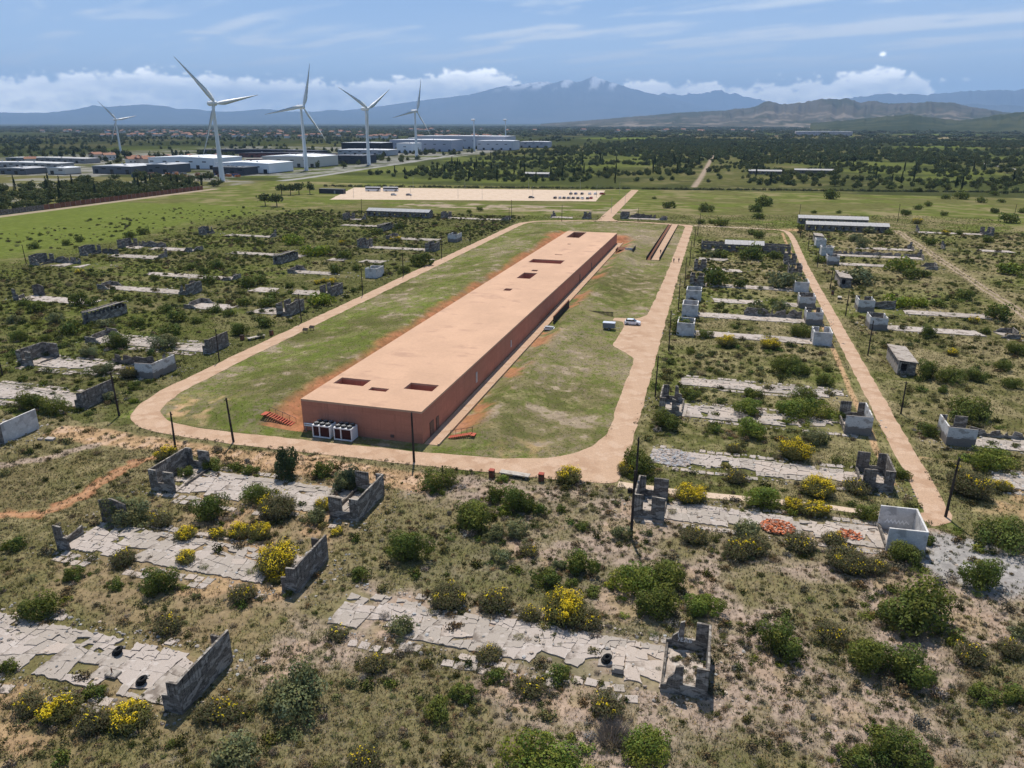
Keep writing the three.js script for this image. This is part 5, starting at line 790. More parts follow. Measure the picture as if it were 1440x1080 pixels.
{
  const r = mulberry(808), dry = [], green = [], heath = [], dead = [], low = [], c = [0, 0, 0];
  const rings = [[40, 78, 0.27], [78, 120, 0.38], [120, 200, 0.7], [200, 420, 1.5]];
  for (const [d0, d1, step] of rings) for (let u = -260; u < 140; u += step) for (let v = 22; v < 470; v += step) {
    const uu = u + r() * step, vv = v + r() * step, d = camDepth(uu, vv); if (d < d0 || d >= d1 || Math.abs(camSide(uu, vv)) > 1.24) continue;
    const k = r(), k2 = r(), k3 = r(); if ((paved(uu, vv) && (k3 > 0.45 || d > 140 || !nearEdge(uu, vv))) || (Math.hypot((uu - 32.5) * 0.8, (vv - 88.5) * 0.72) < 4.5 && k3 > 0.15) || inBuilding(uu, vv, 0.4) || (uu > -44.5 && uu < -40.8 && vv > 102 && vv < 327)) continue;
    const ruin = inRuin(uu, vv, 0.1); if (ruin && k2 > 0.09 + 0.65 * sst(0.52, 0.66, fbm(uu / 2.1 + 3, vv / 1.1, 2))) continue;
    soil(uu, vv, c, false); const warm = c[0] / c[1], lawn = uu > -101 && uu < -16 && vv > 98 && vv < 396, sc = Math.min(1.9, 0.75 + step * 0.85), nn = fbm(uu / 9 + 70, vv / 9, 2);
    const front = vv < 97 && uu < 110, cl = fbm(uu / 2.6 + 15, vv / 2.6 + 3, 2), bare = warm > 1.55 ? 0.82 : warm > 1.25 ? 0.5 : 0.1;
    if (!lawn && !ruin && k3 < (front ? 0.20 * sst(0.42, 0.62, cl) + 0.015 : 0.05 * sst(0.36, 0.6, nn)) * Math.min(3, step / 0.4)) { heath.push([uu, vv, undefined, k * 6.28, (0.13 + 0.24 * k2 * k2 + (nn > 0.55 ? 0.08 : 0)) * (vv > 100 ? 1.35 : 1), 0.8 + k * 0.5, vary(k < 0.25 ? [0.12, 0.085, 0.05] : k < 0.6 ? [0.042, 0.045, 0.016] : [0.08, 0.08, 0.028], r, 0.5)]); continue; }
    if (!lawn && vv < 130 && k3 > (front && uu > -40 ? 0.90 : 0.97)) { dead.push([uu, vv, undefined, k * 6.28, 0.22 + 0.42 * k2, 0.65, vary(k < 0.5 ? [0.30, 0.235, 0.20] : [0.25, 0.21, 0.17], r, 0.5)]); continue; }
    if (k < bare) continue;
    const hs = lawn ? 0.5 : 1, isG = c[1] > c[0] * 0.97 ? k2 > 0.15 : k2 > (front ? 0.8 : 0.7);
    if (isG) green.push([uu, vv, undefined, k * 6.28, (0.18 + 0.2 * k2) * sc * (lawn ? 0.8 : 1), hs, vary(lawn ? [0.115, 0.14, 0.03] : [0.098, 0.102, 0.03], r, 0.9)]);
    else dry.push([uu, vv, undefined, k * 6.28, (0.17 + 0.22 * k2) * sc * (lawn ? 0.8 : 1), hs, vary([c[0] * 0.5 + 0.16, c[1] * 0.5 + 0.13, c[2] * 0.5 + 0.068], r, 0.9)]);
  }
  // low scrub thickets of the overgrown rows
  const r2 = mulberry(515);
  // seedlings and dead growth crowding the feet of the larger shrubs
  for (const [u, v, rad, kind] of SHRUBS) { if (v > 150 || rad < 0.8) continue; const K = KIND[kind].cols; for (let i = 0; i < 4 + rad * 3; i++) { const a = r2() * 6.28, q = rad * (0.75 + r2() * 0.85), uu = u + Math.cos(a) * q, vv = v + Math.sin(a) * q, k = r2(); if (paved(uu, vv) || inBuilding(uu, vv, 1)) continue; low.push([uu, vv, undefined, k * 6.28, 0.22 + r2() * 0.28 * rad, 0.6 + 0.6 * r2(), vary(k < 0.55 ? K[(r2() * K.length) | 0] : k < 0.8 ? [0.17, 0.13, 0.075] : [0.22, 0.185, 0.15], r2, 0.6)]); } }
  for (let u = -330; u < 170; u += 2.2) for (let v = 26; v < 405; v += 2.2) {
    const uu = u + r2() * 2.2, vv = v + r2() * 2.2, k = r2(), k2 = r2(); if (Math.abs(camSide(uu, vv)) > 1.24 || camDepth(uu, vv) < 40) continue;
    const L = uu < -107, Cc = uu > 35 && vv > 100, Bb = uu > -10 && uu < 28 && vv > 100 && vv < 345, F = vv < 97 && uu < 110 && uu > -110;
    if (!(L || Cc || Bb || F) || paved(uu, vv)) continue; const ruin = inRuin(uu, vv, 0.6), n = fbm(uu / 22 + 9, vv / 22 + 3, 3);
    let p = L ? 0.85 * sst(0.28, 0.5, n) * (uu < -245 ? 0.14 : 1) : Cc ? 0.6 * sst(0.32, 0.52, n) : Bb ? 0.8 * sst(0.3, 0.52, n) + 0.14 : 0.8 * sst(0.34, 0.54, fbm(uu / 6 + 4, vv / 6 + 8, 3)) * (uu < -78 ? 0.3 : uu < -40 ? 0.5 : 1); if (F && uu > -2 && uu < 24 && vv > 82 && vv < 89) p = 0.9; if (ruin) p *= 0.3; if (Math.abs(uu - 82) < 4) p = 0; if (Math.abs(uu - 27.3) < 2.5) p = 0;
    if (k < p) { const kk = r2(); low.push([uu, vv, undefined, kk * 6.28, (F ? 0.28 + 0.75 * k2 * k2 * k2 : 0.4 + 0.95 * k2 * k2), 0.75 + 0.5 * r2(), vary(kk < (F ? 0.34 : 0.12) ? [0.155, 0.118, 0.065] : kk < (F ? 0.7 : 0.4) ? [0.135, 0.13, 0.05] : kk < 0.88 ? [0.08, 0.095, 0.024] : [0.12, 0.145, 0.03], r2, 0.6)]); }
  }
  for (let i = 0; i < 26; i++) low.push([-1 + r2() * 2.8, 57.6 + r2() * 5.2, 0.1, r2() * 6.28, 0.22 + 0.35 * r2(), 0.8, vary(r2() < 0.5 ? [0.17, 0.145, 0.10] : [0.09, 0.095, 0.035], r2, 0.5)]);
  // thick herb and dwarf shrub growth over the sandy scrub below the ring path
  for (let u = -115; u < 95; u += 1.15) for (let v = 24; v < 97; v += 1.15) {
    const uu = u + r2() * 1.15, vv = v + r2() * 1.15, k = r2(), k2 = r2(), kk = r2(), k3 = r2(); if (Math.abs(camSide(uu, vv)) > 1.24 || camDepth(uu, vv) < 40 || paved(uu, vv)) continue;
    const n = fbm(uu / 8.5 + 14, vv / 8.5 + 2, 3), n2 = fbm(uu / 2.8 + 4, vv / 2.8, 2), sandy = uu > -40, ruin = inRuin(uu, vv, 0.3);
    let p = (sandy ? 0.85 : 0.34) * sst(0.32, 0.54, n) * sst(0.34, 0.58, n2) + 0.025; if (uu < -78) p *= 0.35; if (vv > 86 && uu < -36) p *= 0.25; if (ruin) p *= 0.25; if (Math.hypot((uu - 32.5) * 0.8, (vv - 88.5) * 0.72) < 5) p *= 0.1; if (uu < -40 && lineD(uu, vv, BERM) < 1.6) p = 0;
    if (k < p) low.push([uu, vv, undefined, kk * 6.28, 0.2 + 0.34 * k2 + (k3 > 0.93 ? 0.35 : 0), 0.7 + 0.6 * k3, vary(kk < 0.28 ? [0.17, 0.13, 0.075] : kk < 0.5 ? [0.20, 0.165, 0.125] : kk < 0.78 ? [0.115, 0.115, 0.04] : [0.055, 0.062, 0.016], r2, 0.6)]);
  }
  console.log('scatter', dry.length, green.length, heath.length, dead.length, low.length);
  const tuft = new THREE.MeshPhysicalMaterial({ specularIntensity: 0.05, vertexColors: true, roughness: 0.9, side: THREE.DoubleSide });
  scatter('dry_grass', 'tufts of straw-coloured dry grass over the sandy scrub', 'grass', tuftGeo(1, 11, 0.07, 0.9, 0.8, 0.3), tuft, dry);
  scatter('green_grass', 'short green grass and herbs over lawn and scrub', 'grass', tuftGeo(2, 12, 0.085, 0.95, 0.75, 0.35), tuft, green);
  scatter('heath_tufts', 'small dark heath cushions dotted over the scrub', 'heath', heathGeo(3, 46, 0.42), tuft, heath);
  scatter('dead_twigs', 'grey dead twigs lying in the scrub', 'twigs', tuftGeo(4, 26, 0.022, 1.0, 0.7, 0.5), tuft, dead);
  const sets = [[], [], []]; low.forEach((e, i) => sets[(i * 7 + (i >> 3)) % 3].push(e));
  scatter('low_scrub', 'low dense scrub growing between the barrack rows and over the sandy ground', 'scrub', crown(61, 260, 0.24, 0.85, [white, [0.8, 0.85, 0.8]]), tuft, sets[0]);
  scatter('ragged_scrub', 'ragged low scrub with gaps between its branches', 'scrub', crown(62, 200, 0.26, 0.7, [white, [0.85, 0.8, 0.8]]), tuft, sets[1]);
  scatter('twiggy_scrub', 'twiggy brownish scrub of upright thin stems', 'scrub', broom(63, 90, [white, [0.9, 0.85, 0.85]], 0.2), tuft, sets[2]);
  // rubble on and beside the floors
  const r3 = mulberry(66), rub = [], tile = [];
  for (const R of RUINS) { const near = R[2] < 150, n = near ? 420 : 40; for (let i = 0; i < n; i++) { const edge = r3() < 0.6; rub.push([mix(R[0], R[1], r3()), edge ? (r3() < 0.5 ? R[2] - r3() * 1.4 : R[2] + R[3] + r3() * 1.4) : mix(R[2], R[2] + R[3], r3()), edge ? 0.02 : 0.17, r3() * 6.28, 0.06 + 0.26 * r3() * r3() + (near ? 0 : 0.1), 0.4 + 0.3 * r3(), vary([0.33, 0.29, 0.25], r3, 0.9), (r3() - 0.5) * 0.8, (r3() - 0.5) * 0.8]); } }
  for (const R of RUINS) for (const [end, U] of [[R[4], R[0]], [R[5], R[1]]]) if (end !== '-') for (let i = 0; i < (R[2] < 150 ? 90 : 24); i++) { const near = R[2] < 150; rub.push([U + (r3() - 0.5) * 7, R[2] + R[3] * (0.5 + (r3() - 0.5) * 1.5), 0.04, r3() * 6.28, 0.06 + 0.22 * r3() * r3() + (near ? 0 : 0.08), 0.45, vary([0.30, 0.265, 0.225], r3, 0.9), (r3() - 0.5), (r3() - 0.5)]); }
  for (let i = 0; i < 260; i++) { const a = r3() * 6.28, q = Math.sqrt(r3()); rub.push([48 + Math.cos(a) * q * 6, 114 + Math.sin(a) * q * 3.5, 0.05, r3() * 6.28, 0.15 + 0.4 * r3() * r3(), 0.45, vary([0.36, 0.32, 0.28], r3, 0.5)]); }
  for (let i = 0; i < 420; i++) { const a = r3() * 6.28, q = Math.sqrt(r3()); rub.push([-4.5 + Math.cos(a) * q * 3.4, 108.6 + Math.sin(a) * q * 3.2, 0.15 + 0.25 * (1 - q) * r3(), r3() * 6.28, 0.16 + 0.3 * r3() * r3(), 0.35, vary([0.30, 0.27, 0.25], r3, 0.6)]); }
  for (let i = 0; i < 620; i++) { const s = r3() < 0.78, a = r3() * 6.28, q = Math.sqrt(r3()); tile.push([(s ? 10.4 : 19.2) + Math.cos(a) * q * (s ? 2.1 : 1.5), (s ? 90.6 : 91.2) + Math.sin(a) * q * (s ? 1.9 : 1.3), 0.2 + (s ? 0.5 : 0.15) * (1 - q * 0.7) * r3(), r3() * 6.28, 0.10 + 0.13 * r3(), 0.45, vary(r3() < 0.25 ? [0.42, 0.27, 0.2] : [0.42, 0.135, 0.062], r3, 0.7), (r3() - 0.5) * 1.3, (r3() - 0.5) * 1.3]); }
  const chunk = new THREE.DodecahedronGeometry(1, 0); chunk.deleteAttribute('uv'); const rm = new THREE.MeshPhysicalMaterial({ specularIntensity: 0.2, roughness: 0.95, side: THREE.DoubleSide });
  scatter('concrete_rubble', 'grey concrete fragments strewn over and beside the barrack floors', 'rubble', chunk, rm, rub);
  scatter('tile_rubble', 'heaps of broken orange roof tiles on the barrack floor', 'rubble', new THREE.BoxGeometry(2, 0.5, 1.2), rm, tile);
}
console.log('cover done');

// ---------- trees beyond the camp ----------
{
  const pineGeo = [0, 1, 2].map((i) => crown(2000 + i, 420, 0.24, 1.0, [[0.075, 0.09, 0.026], [0.09, 0.102, 0.032], [0.062, 0.08, 0.024]])), cypGeo = crown(2010, 420, 0.2, 1, [[0.045, 0.06, 0.022], [0.055, 0.068, 0.026]], 'cone');
  const trunkGeo = (() => { const t = new THREE.CylinderGeometry(0.05, 0.085, 1, 6); t.translate(0, 0.5, 0); return uvM(join([t])); })();
  const all = [], r = mulberry(909), add = (u, v, rad, h, kind, zone) => { const d = camDepth(u, v); if (d < 60 || Math.abs(camSide(u, v)) > 1.12) return; all.push([u, v, rad, h, kind, zone, rad * h / d / d]); };
  // the belt behind the brown fence
  for (let v = 318; v < 604; v += 9.5) for (let q = 0; q < 14; q++) { const u = -406 - q * 10.5 - r() * 7; if (r() < 0.14 + q * 0.018 || (v > 545 && q < 5) || (v > 500 && q > 5 && r() < 0.5)) continue; const cy = r() < 0.1, R = 3.6 + r() * 2.6; add(u, v + r() * 8, cy ? 1.2 + r() * 0.6 : R, cy ? 9 + r() * 4 : R * (1.05 + r() * 0.35), cy ? 1 : 0, 'in the dense belt behind the brown fence'); }
  for (let u = -640; u < 260; u += 9) for (let v = 636; v < 1120; v += 9) { const U = u + r() * 9, V = v + r() * 9, k = r(); if (U < -370) continue; const n = fbm(U / 70 + 3, V / 90 + 6, 3), edge = sst(-370, -300, U) * sst(636, 690, V + (n - 0.5) * 120); let p = edge * sst(0.36, 0.52, n) * (U > 90 ? 0.48 : 0.66); if (Math.abs(U + 26) < 9 && V < 1100) p *= 0.1; if (k < p) { const cy = r() < 0.07, R = 2 + r() * r() * 3.2; add(U, V, cy ? 1.1 + r() * 0.5 : R, cy ? 8 + r() * 4 : R * (1.2 + r() * 0.4), cy ? 1 : 0, 'in the scrub wood beyond the meadow'); } }
  for (let u = 220; u < 900; u += 15) for (let v = 640; v < 1300; v += 15) { const U = u + r() * 15, V = v + r() * 15; if (r() < 0.5 * sst(0.3, 0.55, fbm(U / 120, V / 120, 3)) * sst(640, 800, V) + 0.03) { const R = 2.2 + r() * 3; add(U, V, R, R * (1.2 + r() * 0.4), 0, 'dotted over the pasture beyond the meadow'); } }
  for (let u = -420; u < 1500; u += 17) for (let v = 1120; v < 2500; v += 17) { const U = u + r() * 17, V = v + r() * 17, n = fbm(U / 200 + 1, V / 160 + 2, 4); if (r() < 0.85 * sst(0.34, 0.5, n) * sst(-420, -300, U - (V - 1120) * 0.1) + 0.02) add(U, V, 3 + r() * 3.2, 4 + r() * 4, r() < 0.03 ? 1 : 0, 'in the far wood'); }
  for (let u = -2600; u < -420; u += 20) for (let v = 760; v < 2500; v += 20) { const U = u + r() * 20, V = v + r() * 20, n = fbm(U / 160 + 5, V / 60 + 2, 4); if (r() < 0.55 * sst(0.54, 0.62, n) + 0.012) add(U, V, 3 + r() * 2.4, 5 + r() * 4, r() < 0.1 ? 1 : 0, 'in the hedges round the industrial estate'); }
  for (let i = 0; i < 34; i++) add(-1010 + r() * 300, 905 + r() * 130, 3 + r() * 2, 7 + r() * 5, r() < 0.4 ? 1 : 0, 'in the hedges round the industrial estate');
  for (const [u, v, rad, h] of [[-281, 418, 4.8, 8.5], [-272, 417, 5.4, 9], [-312, 486, 4.6, 9], [-306, 488, 4.4, 9], [-302, 493, 4.8, 9.5], [-296, 498, 4.4, 9]]) add(u, v, rad, h, 2, 'standing on the meadow before the parking ground');
  all.sort((a, b) => b[6] - a[6]);
  const rest = [[], []], K = [['round_tree', 'round dark evergreen tree'], ['cypress_tree', 'narrow dark cypress'], ['umbrella_pine', 'broad dark umbrella pine']];
  all.forEach(([u, v, rad, h, kind, zone], i) => {
    if (i < 290) {
      const g = thing(K[kind][0], `${K[kind][1]} ${zone}`, 'tree', u, v, 0, `${K[kind][0].replace('_', ' ')}s ${zone}`, r() * 6.28), tr = kind === 1 ? 0.4 : kind === 2 ? h * 0.32 : h * 0.15;
      const c = part('crown', kind === 1 ? cypGeo : pineGeo[i % 3], leafMat, g); c.position.y = tr; c.scale.set(rad, (h - tr) * (kind === 1 ? 1 : 0.92), rad); const t = part('trunk', trunkGeo, barkMat, g); t.scale.set(rad * 0.7 + 0.8, tr + h * 0.3, rad * 0.7 + 0.8);
    } else rest[kind === 1 ? 1 : 0].push([u, v, 0, r() * 6.28, rad, h / rad, vary(white, r, 0.5)]);
  });
  console.log('trees', all.length, rest[0].length, rest[1].length);
  scatter('far_wood', 'dark evergreen wood and hedges in the distance', 'wood', crown(2020, 190, 0.34, 0.95, [[0.075, 0.09, 0.028], [0.09, 0.10, 0.034]]), leafMat, rest[0]);
  scatter('far_cypresses', 'dark cypresses standing in the distant wood', 'cypresses', crown(2021, 160, 0.34, 1, [[0.045, 0.06, 0.022]], 'cone'), leafMat, rest[1]);
  const far = []; for (let u = -9000; u < 6500; u += 75) for (let v = 2450; v < 9000; v += 75) { const U = u + r() * 75, V = v + r() * 75; if (Math.abs(camSide(U, V)) > 1.1) continue; const n = fbm(U / 700 + 8, V / 420 + 3, 4); if (r() < 0.95 * sst(0.36, 0.5, n) + 0.08) far.push([U, V, -1, r() * 6.28, 10 + r() * 16, 0.4 + 0.35 * r(), vary(white, r, 0.5)]); }
  console.log('far clumps', far.length);
  scatter('distant_woodland', 'hazy tree clumps and hedges of the far plain', 'woodland', crown(2022, 150, 0.4, 0.95, [[0.07, 0.085, 0.03], [0.085, 0.095, 0.036]]), leafMat, far);
  const hedge = []; for (let u = -320; u < 420; u += 1.6) { const v = 606 + (u + 70) * 0.17 + (r() - 0.5) * 4; if (Math.abs(u + 69) > 5 && r() < 0.9) hedge.push([u + r(), v, 0, r() * 6.28, 1.0 + r() * 0.9, 0.8 + r() * 0.5, vary([0.07, 0.078, 0.038], r, 0.5)]); }
  scatter('field_hedge', 'low dark hedge along the far side of the meadow', 'hedge', heathGeo(9, 120, 0.35), new THREE.MeshPhysicalMaterial({ specularIntensity: 0.05, vertexColors: true, roughness: 0.9, side: THREE.DoubleSide }), hedge);
}
console.log('trees done');

// ---------- poles ----------
{
  const geo = cyl(0.10, 0.16, 1, 0, 0, 0, 8), capG = box(0.5, 0.12, 0.14, 0.18, 0, 0), r = mulberry(12);
  const ORD = ['first', 'second', 'third', 'fourth', 'fifth', 'sixth', 'seventh', 'eighth', 'ninth', 'tenth', 'eleventh', 'twelfth', 'thirteenth'];
  const rowOf = (u, v) => (u > 30 && u < 40 && v < 440 ? 'of the row along the straight path' : u > -13 && u < -6 ? 'of the row along the ring path beside the white rooms' : u < -100 && u > -116 && v > 95 ? 'of the row along the ring path beside the overgrown rows' : v < 100 ? 'of those below the ring path near the cooling units' : 'of those scattered beyond the rows'), count = {};
  for (const [u, v, h] of [...POLES].sort((a, b) => a[1] - b[1])) {
    const row = rowOf(u, v), k = (count[row] = (count[row] ?? -1) + 1), where = row;
    const g = thing('lamp_pole', `slender dark pole, ${ORD[k]} ${where}`, 'pole', u, v, 0, `dark poles ${where}`, r() * 6.28), m = part('shaft', geo, M.tar, g); m.scale.set(v < 100 ? 1.25 : 1, h + 0.3, v < 100 ? 1.25 : 1); m.position.y = -0.3; g.rotation.z = (r() - 0.5) * 0.05; g.rotation.x = (r() - 0.5) * 0.04;
    const c = part('bracket', capG, M.tar, g); c.position.y = h - 0.35;
  }
  for (const [u, v] of [[-251, 480], [-213, 492], [-180, 498], [-163, 500], [-128, 505], [-103, 512], [-88, 530], [-240, 560], [-200, 570], [-150, 578], [-110, 584], [-60, 470], [-64, 440], [-76, 560]]) { const g = thing('parking_lamp', 'thin steel lamp mast round the parking ground', 'lamp mast', u, v, 0, 'lamp masts round the parking ground'); const m = part('mast', cyl(0.06, 0.1, 8.5, 0, 0, 0, 6), M.steel, g); const a = part('lamp_head', box(0.7, 0.12, 0.25, 0.3, 8.4, 0), M.steel, g); }
}
// ---------- wind turbines ----------
{
  const bladeGeo = (() => {
    // 46 m blade along +y: broad root, swept thin tip, bent back
    const n = 16, pos = [], idx = []; const sec = (t) => { const y = 1.2 + t * 45, ch = t < 0.16 ? mix(1.9, 4.4, t / 0.16) : mix(4.4, 0.4, Math.pow((t - 0.16) / 0.84, 0.8)), th = ch * mix(0.75, 0.14, Math.min(1, t * 3.5)), tw = mix(0.5, 0.02, t), bend = 3.2 * t * t, o = []; for (const [a, b] of [[-0.3, 0], [0.05, 0.5], [0.7, 0.02], [0.05, -0.5]]) { const x = a * ch, z = b * th; o.push([x * Math.cos(tw) - z * Math.sin(tw), y, x * Math.sin(tw) + z * Math.cos(tw) - bend]); } return o; };
    for (let i = 0; i <= n; i++) for (const p of sec(i / n)) pos.push(...p);
    for (let i = 0; i < n; i++) for (let k = 0; k < 4; k++) { const a = i * 4 + k, b = i * 4 + (k + 1) % 4; idx.push(a, b, a + 4, b, b + 4, a + 4); } idx.push(n * 4, n * 4 + 1, n * 4 + 2, n * 4, n * 4 + 2, n * 4 + 3);
    const g = new THREE.BufferGeometry(); g.setAttribute('position', new THREE.Float32BufferAttribute(pos, 3)); g.setIndex(idx); g.computeVertexNormals(); return g;
  })();
  const shell = std([0.66, 0.67, 0.66], 0.5);
  const towerGeo = new THREE.CylinderGeometry(1.15, 2.35, 64, 28, 4); towerGeo.translate(0, 32, 0);
  const nacGeo = (() => { const g = new THREE.CapsuleGeometry(2.15, 6.6, 8, 18); g.rotateZ(Math.PI / 2); g.scale(1, 0.95, 1); g.translate(-2.0, 0, 0); return g; })();
  const make = (u, v, spin, k, label, bladed = true) => {
    const g = thing('wind_turbine', label, 'wind turbine', u, v, 0, 'white wind turbines'); if (k !== 1) g.scale.setScalar(k);
    part('tower', towerGeo, shell, g); part('door', box(0.9, 2.2, 0.3, 0, 1.2, 2.25), M.steel, g); part('foundation', cyl(4.2, 5, 0.5, 0, -0.1, 0, 20), M.concrete, g);
    const yaw = Math.atan2(-0.384, 0.919), nac = part('nacelle', nacGeo, shell, g); nac.position.y = 65.6; nac.rotation.y = yaw;
    part('wind_vane', join([box(0.1, 1.2, 0.1, -4.2, 1.6, 0), box(0.7, 0.3, 0.3, -4.2, 2.6, 0)]), M.steel, nac);
    if (bladed) {
      const hub = part('hub', (() => { const q = new THREE.SphereGeometry(2.1, 18, 12); q.scale(1.25, 1, 1); return q; })(), shell, g); hub.position.set(3.6 * Math.cos(yaw), 65.6, -3.6 * Math.sin(yaw)); hub.rotation.y = yaw;
      for (let i = 0; i < 3; i++) { const b = part('blade', bladeGeo, shell, g); b.position.copy(hub.position); b.rotation.order = 'YXZ'; const q = new THREE.Quaternion().setFromAxisAngle(new THREE.Vector3(0, 1, 0), yaw + Math.PI / 2), q2 = new THREE.Quaternion().setFromAxisAngle(new THREE.Vector3(0, 0, 1), (spin + i * 120 - 90) * RAD); b.quaternion.copy(q.multiply(q2)); }
    }
  };
  make(-436.9, 588.4, 130, 1, 'white wind turbine standing at the end of the brown fence');
  make(-445.7, 747, 70, 1, 'white wind turbine between the cream warehouse and the gravel track');
  make(-430.9, 870, 30, 1, 'white wind turbine before the black warehouse');
  make(-449.6, 1067, 72, 1, 'white wind turbine before the large grey factory');
  make(-1017.5, 1103.6, 130, 0.83, 'white wind turbine far off behind the red-roofed houses');
  make(-459.8, 1367, 0, 0.83, 'slim white turbine tower without blades beside the large grey factory', false);
  make(-475.7, 1630, 0, 0.84, 'slim white turbine tower without blades behind the large grey factory', false);
}
// ---------- vehicles ----------
const tyreG = (() => { const g = new THREE.TorusGeometry(0.24, 0.10, 8, 16); return g; })(), rimG = (() => { const g = new THREE.CylinderGeometry(0.2, 0.2, 0.14, 12); g.rotateX(Math.PI / 2); return uvM(g); })();
function car(label, u, v, turn, rgb, group) {
  const g = thing('parked_car', label, 'car', u, v, 0.05, group, turn), paint = new THREE.MeshPhysicalMaterial({ color: new THREE.Color().setRGB(...rgb), roughness: 0.35, clearcoat: 0.8, clearcoatRoughness: 0.1, side: THREE.DoubleSide });
  const prof = (pts, w, bev) => { const g2 = new THREE.ExtrudeGeometry(new THREE.Shape(pts.map(([x, y]) => new THREE.Vector2(x, y))), { depth: w - 2 * bev, bevelEnabled: true, bevelSize: bev, bevelThickness: bev, bevelSegments: 2 }); g2.translate(0, 0, -w / 2 + bev); return g2; };
  part('body', prof([[-2.0, 0.28], [2.0, 0.28], [2.06, 0.55], [1.95, 0.78], [1.1, 0.92], [-1.85, 0.98], [-2.04, 0.75]], 1.74, 0.06), paint, g);
  part('roof', prof([[-1.35, 1.44], [0.15, 1.46], [0.3, 1.40], [-1.5, 1.36]], 1.34, 0.04), paint, g);
  part('windows', prof([[-1.8, 0.97], [1.05, 0.95], [0.28, 1.42], [-1.5, 1.40]], 1.46, 0.05), M.glassDark, g);
  for (const x of [-1.28, 1.28]) for (const z of [-0.8, 0.8]) { const w = part('wheel', tyreG, M.rubber, g); w.position.set(x, 0.31, z); part('rim', rimG, M.steel, w); }
  for (const z of [-0.6, 0.6]) { part('headlight', box(0.1, 0.14, 0.3, 2.03, 0.62, z), M.paintWhite, g); part('tail_light', box(0.1, 0.2, 0.16, -2.05, 0.72, z * 1.1), M.redPaint, g); }
  return g;
}
car('white hatchback parked on the lay-by of the ring path', -20.6, 188.8, 0.05, [0.75, 0.75, 0.76]);
const CARCOL = { white: [0.7, 0.7, 0.7], black: [0.02, 0.02, 0.022], grey: [0.2, 0.2, 0.21], silver: [0.45, 0.46, 0.47], red: [0.45, 0.03, 0.025], blue: [0.05, 0.08, 0.2] };
for (const [c, u, v, t] of [['silver', -232, 505, 0.1], ['grey', -221, 507, 0.1], ['black', -131, 513, 0.1], ['black', -98.5, 516, 1.5], ['white', -95.4, 516, 1.5], ['black', -92, 517, 1.6], ['black', -101.8, 516, 1.5], ['grey', -104.9, 515, 1.5], ['black', -108, 515, 1.5], ['silver', -111, 515, 1.6], ['black', -114.2, 514, 1.5], ['black', -110, 548, 1.5], ['black', -102, 550, 1.5], ['white', -92.5, 552, 1.5], ['white', -96.5, 551, 1.5], ['red', -90, 520, 1.5], ['red', -87.6, 553, 0.4], ['blue', -106.5, 549, 1.5]])
  car(`${c} car on the pale parking ground`, u, v, t, CARCOL[c], `${c} cars on the parking ground`);
function coach(u, v, turn) {
  const g = thing('coach', 'white coach with dark window band at the end of the parking ground', 'coach', u, v, 0.05, 'coaches on the parking ground', turn);
  const lower = new THREE.BoxGeometry(11.6, 1.3, 2.5); part('body', uvM(at(lower, 0, 1.05, 0)), M.paintWhite, g); part('windows', box(11.4, 1.05, 2.44, 0, 1.7, 0), M.glassDark, g); part('roof', box(11.6, 0.45, 2.5, 0, 2.75, 0), M.paintWhite, g); part('door', box(0.9, 2.0, 0.06, 4.6, 0.5, 1.26), M.glassDark, g); part('windscreen', box(0.06, 1.3, 2.2, 5.8, 1.5, 0), M.glassDark, g);
  for (const x of [-3.4, 3.6]) for (const z of [-1.15, 1.15]) { const w = part('wheel', tyreG, M.rubber, g); w.scale.setScalar(1.5); w.position.set(x, 0.48, z); part('rim', rimG, M.steel, w); }
}
coach(-262, 533, 0.15); coach(-248.5, 536, 0.15);
{ // grey two-wheeled box trailer by the lay-by
  const g = thing('box_trailer', 'grey box trailer with pale lid on the grass by the lay-by', 'trailer', -25.8, 182.4, ht(-25.8, 182.4)); part('box', box(3.0, 1.25, 1.7, 0, 0.5, 0), std([0.16, 0.17, 0.19], 0.5), g); part('lid', box(3.14, 0.16, 1.84, 0, 1.75, 0), std([0.5, 0.52, 0.56], 0.4), g); part('drawbar', box(1.4, 0.1, 0.1, 2.1, 0.45, 0), M.steel, g);
  for (const z of [-0.9, 0.9]) { const w = part('wheel', tyreG, M.rubber, g); w.position.set(0.1, 0.33, z); part('rim', rimG, M.steel, w); }
}
